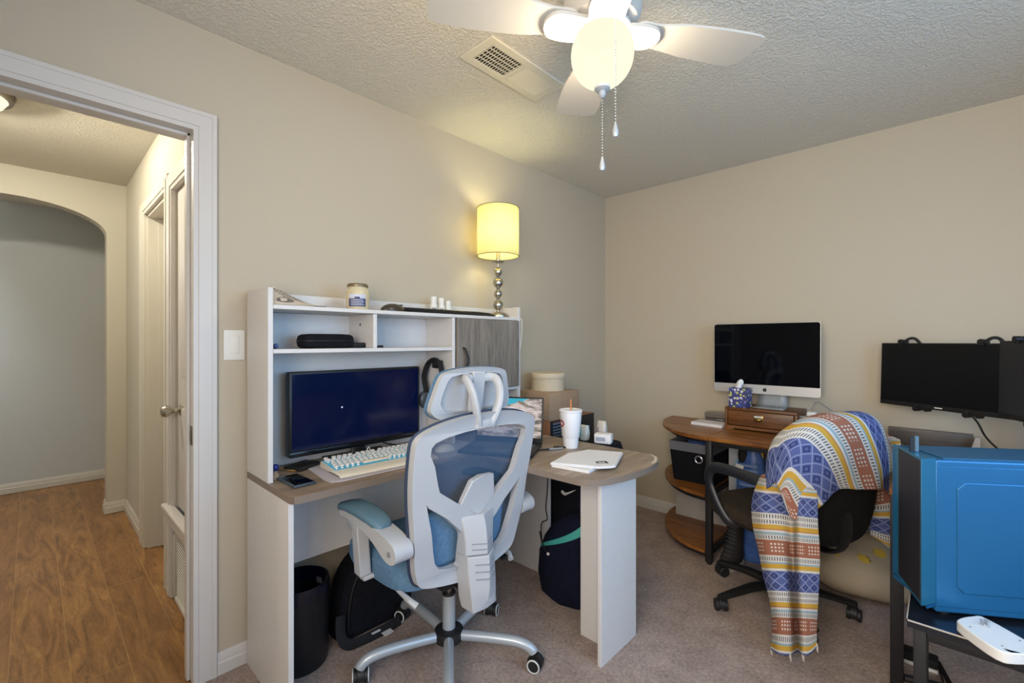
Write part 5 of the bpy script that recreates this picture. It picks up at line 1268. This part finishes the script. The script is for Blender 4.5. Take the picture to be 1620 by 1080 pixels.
b = B(); b.box(0.93,0.97,-0.1345,-0.132,0.752,0.758,0.001); obj('latch', b, M['wire'], gc)
wt_ = thing('wire_letter_tray', 'silver wire letter tray with two levels right of the walnut riser', 'tray', (1.52,-0.15,ZD))
b = B()
for z, dy in ((0.785,0.0),(0.838,0.0)):
    lp_ = [(1.435,-0.30+0.0,z+0.016),(1.43,-0.28,z),(1.435,-0.06,z),(1.455,-0.045,z+0.002),(1.60,-0.045,z+0.002),(1.615,-0.06,z),(1.615,-0.28,z),(1.61,-0.30,z+0.016),(1.435,-0.30,z+0.016)]
    b.tube(lp_, 0.0026, 6)
    for k in range(6): b.tube([(1.432,-0.08-k*0.036,z),(1.615,-0.08-k*0.036,z)], 0.0014, 5)
for x, y in ((1.432,-0.06),(1.432,-0.26),(1.615,-0.06),(1.615,-0.26)): b.tube([(x,y,ZD),(x,y,0.841)], 0.0024, 6)
b.tube(catmull([(1.44,-0.05,0.84),(1.455,-0.048,0.89),(1.48,-0.05,0.912),(1.54,-0.06,0.875),(1.61,-0.07,0.84)],5), 0.0022, 6)
obj('wire_frame', b, M['wire'], wt_)
b = B(); b.box(1.44,1.60,-0.27,-0.06,0.7865,0.797,0.002); solo('grey_folder', b, plain('grey_folder_card','#8b8c90',0.7), 'grey folder lying in the lower level of the wire tray', 'folder')
b = B(); b.box(-0.024,0.024,-0.028,0.028,0,0.034,0.010,3,M=Matrix.Translation((1.475,-0.20,0.8395))); solo('charger_cube', b, M['whitep'], 'white rounded charger block lying in the upper level of the wire tray', 'charger')

# ------------------------------------------------------------------ second desk at the right with two monitors
wd = thing('side_desk', 'brown desk on black square legs behind the blue computer tower', 'desk', (2.2,-0.5,0))
b = B(); b.poly([(1.868,-1.05),(1.955,-1.045),(2.30,-0.83),(2.62,-0.82),(2.62,-0.022),(1.868,-0.022)], 0.703, 0.725); o = obj('desktop', b, M['rustic'], wd); bevelmod(o, 0.002)
for x, y in ((1.889,-1.028),(2.60,-0.80),(1.889,-0.045),(2.60,-0.045)):
    b = B(); b.box(x-0.019,x+0.019,y-0.019,y+0.019,0,0.7025,0.002); l = obj('leg', b, M['blackmetal'], wd)
    if y < -1: 
        b = B(); b.cyl((x,y-0.0185,0.685),(x,y-0.0225,0.685),0.007,seg=12); obj('bolt', b, M['bronze'], l)
rail(wd, 1.9085,2.5805,-0.059,-0.031,0.675,0.7025); rail(wd, 1.875,1.903,-1.0085,-0.0645,0.675,0.7025); rail(wd, 2.586,2.614,-0.7805,-0.0645,0.675,0.7025)
b = B(); b.tube([(1.9085,-1.028,0.034),(2.581,-0.80,0.034)], 0.013, 8); obj('foot_rail', b, M['blackmetal'], wd)
b = B(); b.box(1.80,2.122,-0.075,-0.055,0.732,0.815,0.002,M=None); solo('wood_plank', b, M['darkplank'], 'dark grey plank standing on edge against the back wall beneath the monitors', 'plank')
b = B(); b.prism([(2.104,0.7255),(2.142,0.7255),(2.142,0.812),(2.125,0.812)], lambda x, z, t: Vector((x, -0.14+(0.035 if t else 0), z))); o = solo('bookend_block', b, M['paleblock'], 'pale wedge block at the right end of the dark plank', 'block'); bevelmod(o, 0.002)
def wide_monitor(name, lab, p0, ang, w, h, ztop, tilt, knobs, scr='screenmatte'):
    t = thing(name, lab, 'monitor', (p0[0], p0[1], 0.96), None, 'wide monitors held by claw clamps')
    xa = Vector((math.cos(ang), math.sin(ang), 0)); na = Vector((math.sin(ang), -math.cos(ang), 0))     # na faces the room
    MM = Matrix((xa, -na, Vector((0,0,1)))).transposed().to_4x4(); MM.translation = Vector((p0[0], p0[1], ztop))
    MM = MM @ Matrix.Rotation(tilt, 4, 'X')
    b = B(); b.box(0,w,0,0.012,-h,0,0.002,1,M=MM); b.box(w*0.2,w*0.8,0.012,0.04,-h*0.85,-h*0.25,0.008,2,M=MM); s = obj('monitor_shell', b, M['black'], t)
    b = B(); b.box(0.006,w-0.006,-0.0008,0,-h+0.022,-0.006,M=MM); obj('screen', b, M[scr], t)
    b = B(); b.box(0.004,w-0.004,-0.0016,0,-h+0.001,-h+0.020,0.0006,1,M=MM); obj('chin', b, M['black'], t)
    b = B(); b.box(w*0.47,w*0.53,-0.0020,-0.0016,-h+0.008,-h+0.013,M=MM); obj('maker_badge', b, M['whitep'], t)
    for (fx_, fz, loop) in knobs:
        b = B(); z = 0.006 if fz > 0 else -h-0.004
        b.tube([MM @ Vector((fx_*w,-0.014,z)), MM @ Vector((fx_*w,0.004,z)), MM @ Vector((fx_*w,0.03,z))], [0.013,0.013,0.010], 14)
        b.box(fx_*w-0.009,fx_*w+0.009,-0.012,-0.002,(z-0.016) if fz>0 else z,(z if fz>0 else z+0.016),0.003,2,M=MM)
        if loop: b.tube(catmull([MM @ Vector((fx_*w,0.012,z)), MM @ Vector((fx_*w+0.022,0.02,z+0.018)), MM @ Vector((fx_*w+0.04,0.03,z+0.016)), MM @ Vector((fx_*w+0.06,0.035,z-0.008)), MM @ Vector((fx_*w+0.075,0.038,z-0.03))],5), 0.007, 8)
        else: b.tube([MM @ Vector((fx_*w+0.035,0.004,z)), MM @ Vector((fx_*w+0.035,0.03,z))], 0.011, 12)
        obj('clamp_claw', b, M['black'], s)
    return t, MM
m1, MM1 = wide_monitor('wide_monitor', 'black wide monitor held by claw clamps above the blue tower, left of the next one', (1.775,-0.112), R(-33.2), 0.545, 0.32, 1.262, R(-2), ((0.19,1,True),(0.80,1,True),(0.33,-1,False),(0.71,-1,False)))
m2, MM2 = wide_monitor('wide_monitor', 'black wide monitor cut off by the right edge of the photo', (2.186,-0.428), R(-65), 0.545, 0.32, 1.273, R(-1), ((0.20,1,True),(0.8,1,True),(0.33,-1,False),(0.71,-1,False)), 'screenhaze')
# stand with arms for both
ms_ = thing('monitor_stand', 'black double-arm monitor stand on the brown side desk, behind the screens', 'monitor stand', (2.40,-0.30,0.725))
b = B(); b.box(2.32,2.50,-0.40,-0.20,0.7255,0.737,0.004); obj('foot_plate', b, M['black'], ms_)
b = B(); b.cyl((2.41,-0.30,0.737),(2.41,-0.30,1.2),0.02,seg=20); obj('pole', b, M['black'], ms_)
for MMx, dx in ((MM1,0.27),(MM2,0.27)):
    b = B(); e = MMx @ Vector((dx,0.045,-0.17)); b.tube([(2.41,-0.30,1.09),((2.41+e.x)/2+0.02,(-0.30+e.y)/2+0.03,1.10), e], 0.017, 10); b.box(dx-0.05,dx+0.05,0.0405,0.05,-0.22,-0.12,0.003,2,M=MMx); obj('arm', b, M['black'], ms_)
pt = thing('black_tablet', 'black panel leaning under the right-hand monitor with a small pale mark', 'tablet', (2.28,-0.36,0.7255))
TM2 = Matrix.Translation((2.262,-0.30,0.727)) @ Matrix.Rotation(R(-50),4,'Z') @ Matrix.Rotation(R(-16),4,'X')
b = B(); b.box(0,0.26,0,0.012,0.0,0.205,0.004,2,M=TM2); obj('panel', b, M['black'], pt)
b = B(); b.box(0.075,0.10,-0.0008,0,0.10,0.116,M=TM2); obj('pale_mark', b, M['whitep'], pt)
b = B(); p0 = MM1 @ Vector((0.39,0.02,-0.325)); b.tube(catmull([p0, p0+Vector((0.02,-0.02,-0.03)), (2.16,-0.42,0.84),(2.26,-0.62,0.76),(2.33,-0.70,0.732),(2.45,-0.6,0.731)],7), 0.004, 8)
solo('monitor_cable', b, M['cable'], 'black cable running down from the wide monitor to the side desk', 'cable')
b = B(); b.tube(catmull([(1.88,-0.16,0.731),(2.0,-0.20,0.733),(2.12,-0.19,0.731),(2.24,-0.17,0.731),(2.30,-0.17,0.731)],7), 0.005, 8); solo('desk_cable', b, M['cable'], 'black cable lying on the side desk in front of the dark plank', 'cable')

# low black table with the blue tower
TZ = 0.424
lt_ = thing('low_table', 'low black table with pale edge line carrying the blue computer tower', 'table', (2.3,-1.1,0))
b = B(); b.box(1.933,2.75,-1.402,-1.09,TZ-0.022,TZ,0.0); obj('table_top', b, M['blacktable'], lt_)
b = B(); 
for a in ((1.9315,2.7515,-1.4035,-1.4005),(1.9315,1.9345,-1.4035,-1.089)): b.box(a[0],a[1],a[2],a[3],TZ-0.0035,TZ+0.0006)
obj('edge_line', b, M['tabletrim'], lt_)
for x, y in ((1.962,-1.373),(2.72,-1.373),(1.962,-1.12),(2.72,-1.12)):
    b = B(); b.box(x-0.015,x+0.015,y-0.015,y+0.015,0,TZ-0.0225,0.002); obj('leg', b, M['blackmetal'], lt_)
for y in (-1.373,-1.12): rail(lt_, 1.9775,2.7045,y-0.012,y+0.012,TZ-0.055,TZ-0.0225)
for x in (1.962,2.72): rail(lt_, x-0.012,x+0.012,-1.3575,-1.1355,TZ-0.055,TZ-0.0225); rail(lt_, x-0.012,x+0.012,-1.3575,-1.1355,0.06,0.085)
pc = thing('computer_tower', 'glossy blue computer tower with dark mesh front on the low black table', 'computer', (2.15,-1.1,TZ))
A = Vector((1.965,-1.369)); Fl = Vector((1.899,-1.174)); u = Vector((0.833,0.553)).normalized()     # side panel direction
Ch = Vector((1.996,-1.319)); DEP = 0.46
n_ = Vector((-u.y, u.x))
Bk = Ch+u*DEP; BkF = Bk+n_*0.205; FlB = Ch+n_*0.205
zb, zt2 = TZ+0.012, 0.905
b = B(); b.poly([(Ch.x,Ch.y),(Bk.x,Bk.y),(BkF.x,BkF.y),(FlB.x,FlB.y)], zb, zt2); o = obj('case_body', b, M['pc'], pc); bevelmod(o, 0.006, 3)
# front bezel: frame wedge with the mesh set in it
b = B(); fz0, fz1 = 0.462, 0.911
b.poly([(A.x,A.y),(Ch.x+u.x*0.002,Ch.y+u.y*0.002),(FlB.x+0.001,FlB.y),(Fl.x,Fl.y)], fz0, fz1); o = obj('front_bezel', b, M['pctrim'], pc); bevelmod(o, 0.004, 2)
b = B(); b.prism([(0.0,0.0),(1,0),(1,1),(0,1)], lambda a, c, t: Vector((A.x+(Fl.x-A.x)*(0.03+0.90*a)-(0.0015 if t else -0.002), A.y+(Fl.y-A.y)*(0.03+0.90*a)-(0.0006 if t else 0), fz0+0.012+(fz1-fz0-0.02)*c))); obj('mesh_front', b, M['pcmesh'], pc)
b = B(); b.poly([(A.x+0.012,A.y+0.012),(Ch.x,Ch.y),(FlB.x,FlB.y),(Fl.x+0.014,Fl.y+0.004)], TZ+0.03, fz0-0.001); obj('bezel_base', b, M['pc'], pc)
def onside(s, z, o): p = Ch+u*s-n_*o; return Vector((p.x, p.y, z))
b = B()
pr = [(0.055,0.52),(0.075,0.50),(0.44,0.50),(0.44,0.84),(0.075,0.84),(0.055,0.82)]
b.prism(pr, lambda s, z, t: onside(s, z, 0.006 if t else -0.001)); o = obj('raised_panel', b, M['pc'], pc); bevelmod(o, 0.004, 3)
b = B(); b.prism([(0.0,0.455),(0.455,0.455),(0.455,0.887),(0.0,0.887)], lambda s, z, t: onside(s, z, 0.0025 if t else -0.001)); o = obj('side_panel', b, M['pc'], pc); bevelmod(o, 0.0015, 2)
b = B()
ins = lambda s, w: (Ch+u*s+n_*w)
b.poly([tuple(ins(0.03,0.015)),tuple(ins(0.44,0.015)),tuple(ins(0.44,0.19)),tuple(ins(0.03,0.19))], zt2, zt2+0.004); o = obj('top_filter', b, M['pctop'], pc)
for s, w in ((0.04,0.03),(0.04,0.18),(0.42,0.03),(0.42,0.18)):
    b = B(); p = ins(s,w); b.cyl((p.x,p.y,TZ),(p.x,p.y,zb),0.014,seg=14); obj('foot', b, M['rubber'], pc)
us = thing('usb_stick', 'upright silver stick plugged into the top of the blue tower', 'usb stick', (1.968,-1.25,0.911))
p = ins(-0.012,0.075)
USM = Matrix.Translation((p.x,p.y,0.9115)) @ Matrix.Rotation(math.atan2(u.y,u.x),4,'Z')
b = B(); b.box(0.001,0.013,-0.004,0.004,0,0.052,0.002,1,M=USM); obj('body', b, plain('slate_metal','#6c8494',0.3,0.6), us)
b = B(); b.box(-0.0125,-0.0005,-0.003,0.003,0,0.048,0.001,1,M=USM); obj('cap', b, M['black'], us)
ad = thing('plug_adapter', 'white plug-in adapter lying prongs up at the front edge of the low table', 'adapter', (2.11,-1.40,TZ))
c4 = [(2.046,-1.362),(2.074,-1.317),(2.104,-1.300),(2.19,-1.383),(2.20,-1.41),(2.16,-1.462),(2.115,-1.478),(2.05,-1.395)]
c4 = [(q.x,q.y) for q in catmull([(x,y,0) for x,y in c4],4,True)]
b = B(); b.poly(c4, TZ+0.0012, TZ+0.031); o = obj('shell', b, M['whitep'], ad); bevelmod(o, 0.005, 3)
b = B(); AM = Matrix.Translation((2.098,-1.352,TZ+0.031)) @ Matrix.Rotation(R(-40),4,'Z')
for y in (-0.0065,0.0065): b.box(-0.004,0.004,y-0.0008,y+0.0008,0,0.016,M=AM)
b.cyl(AM @ Vector((0.012,0,0)), AM @ Vector((0.012,0,0.018)), 0.0024, seg=10); obj('prongs', b, M['wire'], ad)
b = B()
for x, y in ((2.07,-1.392),(2.128,-1.450),(2.165,-1.385)): b.cyl((x,y,TZ+0.0309),(x,y,TZ+0.0315),0.003,seg=10)
obj('screw_holes', b, plain('grey_recess','#8d8d90',0.6), ad)
# floor clutter under the table
sp_ = thing('power_strip', 'black power strip with white edge on the carpet behind the desk legs', 'power strip', (1.93,-0.83,0))
b = B(); b.box(1.86,2.00,-0.86,-0.80,0.012,0.045,0.006); obj('strip_body', b, M['blackmatte'], sp_)
b = B(); b.box(1.86,2.00,-0.863,-0.80,0.0,0.012,0.003); obj('white_edge', b, M['whitep'], sp_)
labs = ['thick black cable looping over the carpet under the low table', 'thin black cable crossing the floor beneath the low table, nearest the table leg', 'black cable curling behind the low table legs']
paths = [[(2.002,-0.84,0.025),(2.05,-0.98,0.008),(2.12,-1.13,0.007),(2.22,-1.14,0.007),(2.29,-1.05,0.007),(2.27,-0.96,0.007),(2.36,-0.85,0.007)],
         [(2.002,-0.85,0.02),(2.04,-1.08,0.006),(2.075,-1.17,0.005),(2.13,-1.29,0.005),(2.18,-1.42,0.005)],
         [(2.002,-0.82,0.03),(2.06,-0.99,0.006),(2.10,-1.12,0.020),(2.15,-1.20,0.005),(2.22,-1.24,0.005),(2.33,-1.16,0.005)]]
for p_, l_, r_ in zip(paths, labs, (0.0048,0.0035,0.004)):
    b = B(); b.tube(catmull(p_,8), r_, 8); solo('floor_cable', b, M['cable'], l_, 'cable', 'black cables on the carpet under the low table')
# ------------------------------------------------------------------ camera, light
cam = bpy.data.cameras.new('camera'); cam.sensor_width = 36.0; cam.lens = 16.0; cam.clip_start = 0.02
co = bpy.data.objects.new('camera', cam); COL.objects.link(co)
co.location = (2.013,-3.237,1.27); co.rotation_euler = (R(90), 0, math.atan(0.947)); SC.camera = co
def point(name, loc, col, w, rad):
    l = bpy.data.lights.new(name, 'POINT'); l.color = col; l.energy = w; l.shadow_soft_size = rad
    o = bpy.data.objects.new(name, l); COL.objects.link(o); o.location = loc; return o
def area(name, loc, rot, sx, sy, col, w):
    l = bpy.data.lights.new(name, 'AREA'); l.shape = 'RECTANGLE'; l.size = sx; l.size_y = sy; l.color = col; l.energy = w
    o = bpy.data.objects.new(name, l); COL.objects.link(o); o.location = loc; o.rotation_euler = rot; return o
# daylight entering through the right-hand window
area('window_daylight', (XR+0.28,(WY0+WY1)/2,1.55), (0, R(90), 0), 1.5, 2.1, (0.28,0.60,1.0), 50)
area('rear_fill_light', ((FX0+FX1)/2, YF-0.28, 1.5), (R(90), 0, 0), 1.6, 1.4, (1.0,0.91,0.79), 76)  # added warm fill from behind the camera, brightens surfaces facing it
# table lamp bulb, fan lamp, hall lamp
point('table_lamp_bulb', (lx, ly, 1.885), (1.0,0.92,0.50), 4.4, 0.05)
point('fan_lamp', (fx, fy, gz-0.045), (1.0,0.83,0.58), 230.0, 0.05)
point('hall_lamp', (-1.19,-3.455,H-0.065), (1.0,0.92,0.74), 150.0, 0.04)
point('far_hall_lamp', (-3.0,-4.15,2.15), (0.93,0.96,1.0), 420.0, 0.15)
w = bpy.data.worlds.new('world'); SC.world = w; w.use_nodes = True
bgn = w.node_tree.nodes['Background']; sky = w.node_tree.nodes.new('ShaderNodeTexSky'); sky.sky_type = 'HOSEK_WILKIE' if False else 'NISHITA'
sky.sun_disc = False; sky.sun_elevation = R(35); sky.sun_rotation = R(200)
w.node_tree.links.new(sky.outputs[0], bgn.inputs[0]); bgn.inputs[1].default_value = 0.12
vs = SC.view_settings; SC.display_settings.display_device = 'sRGB'
vs.view_transform = 'Standard'; vs.look = 'None'; vs.exposure = 0.24; vs.gamma = 1.0; vs.use_curve_mapping = False
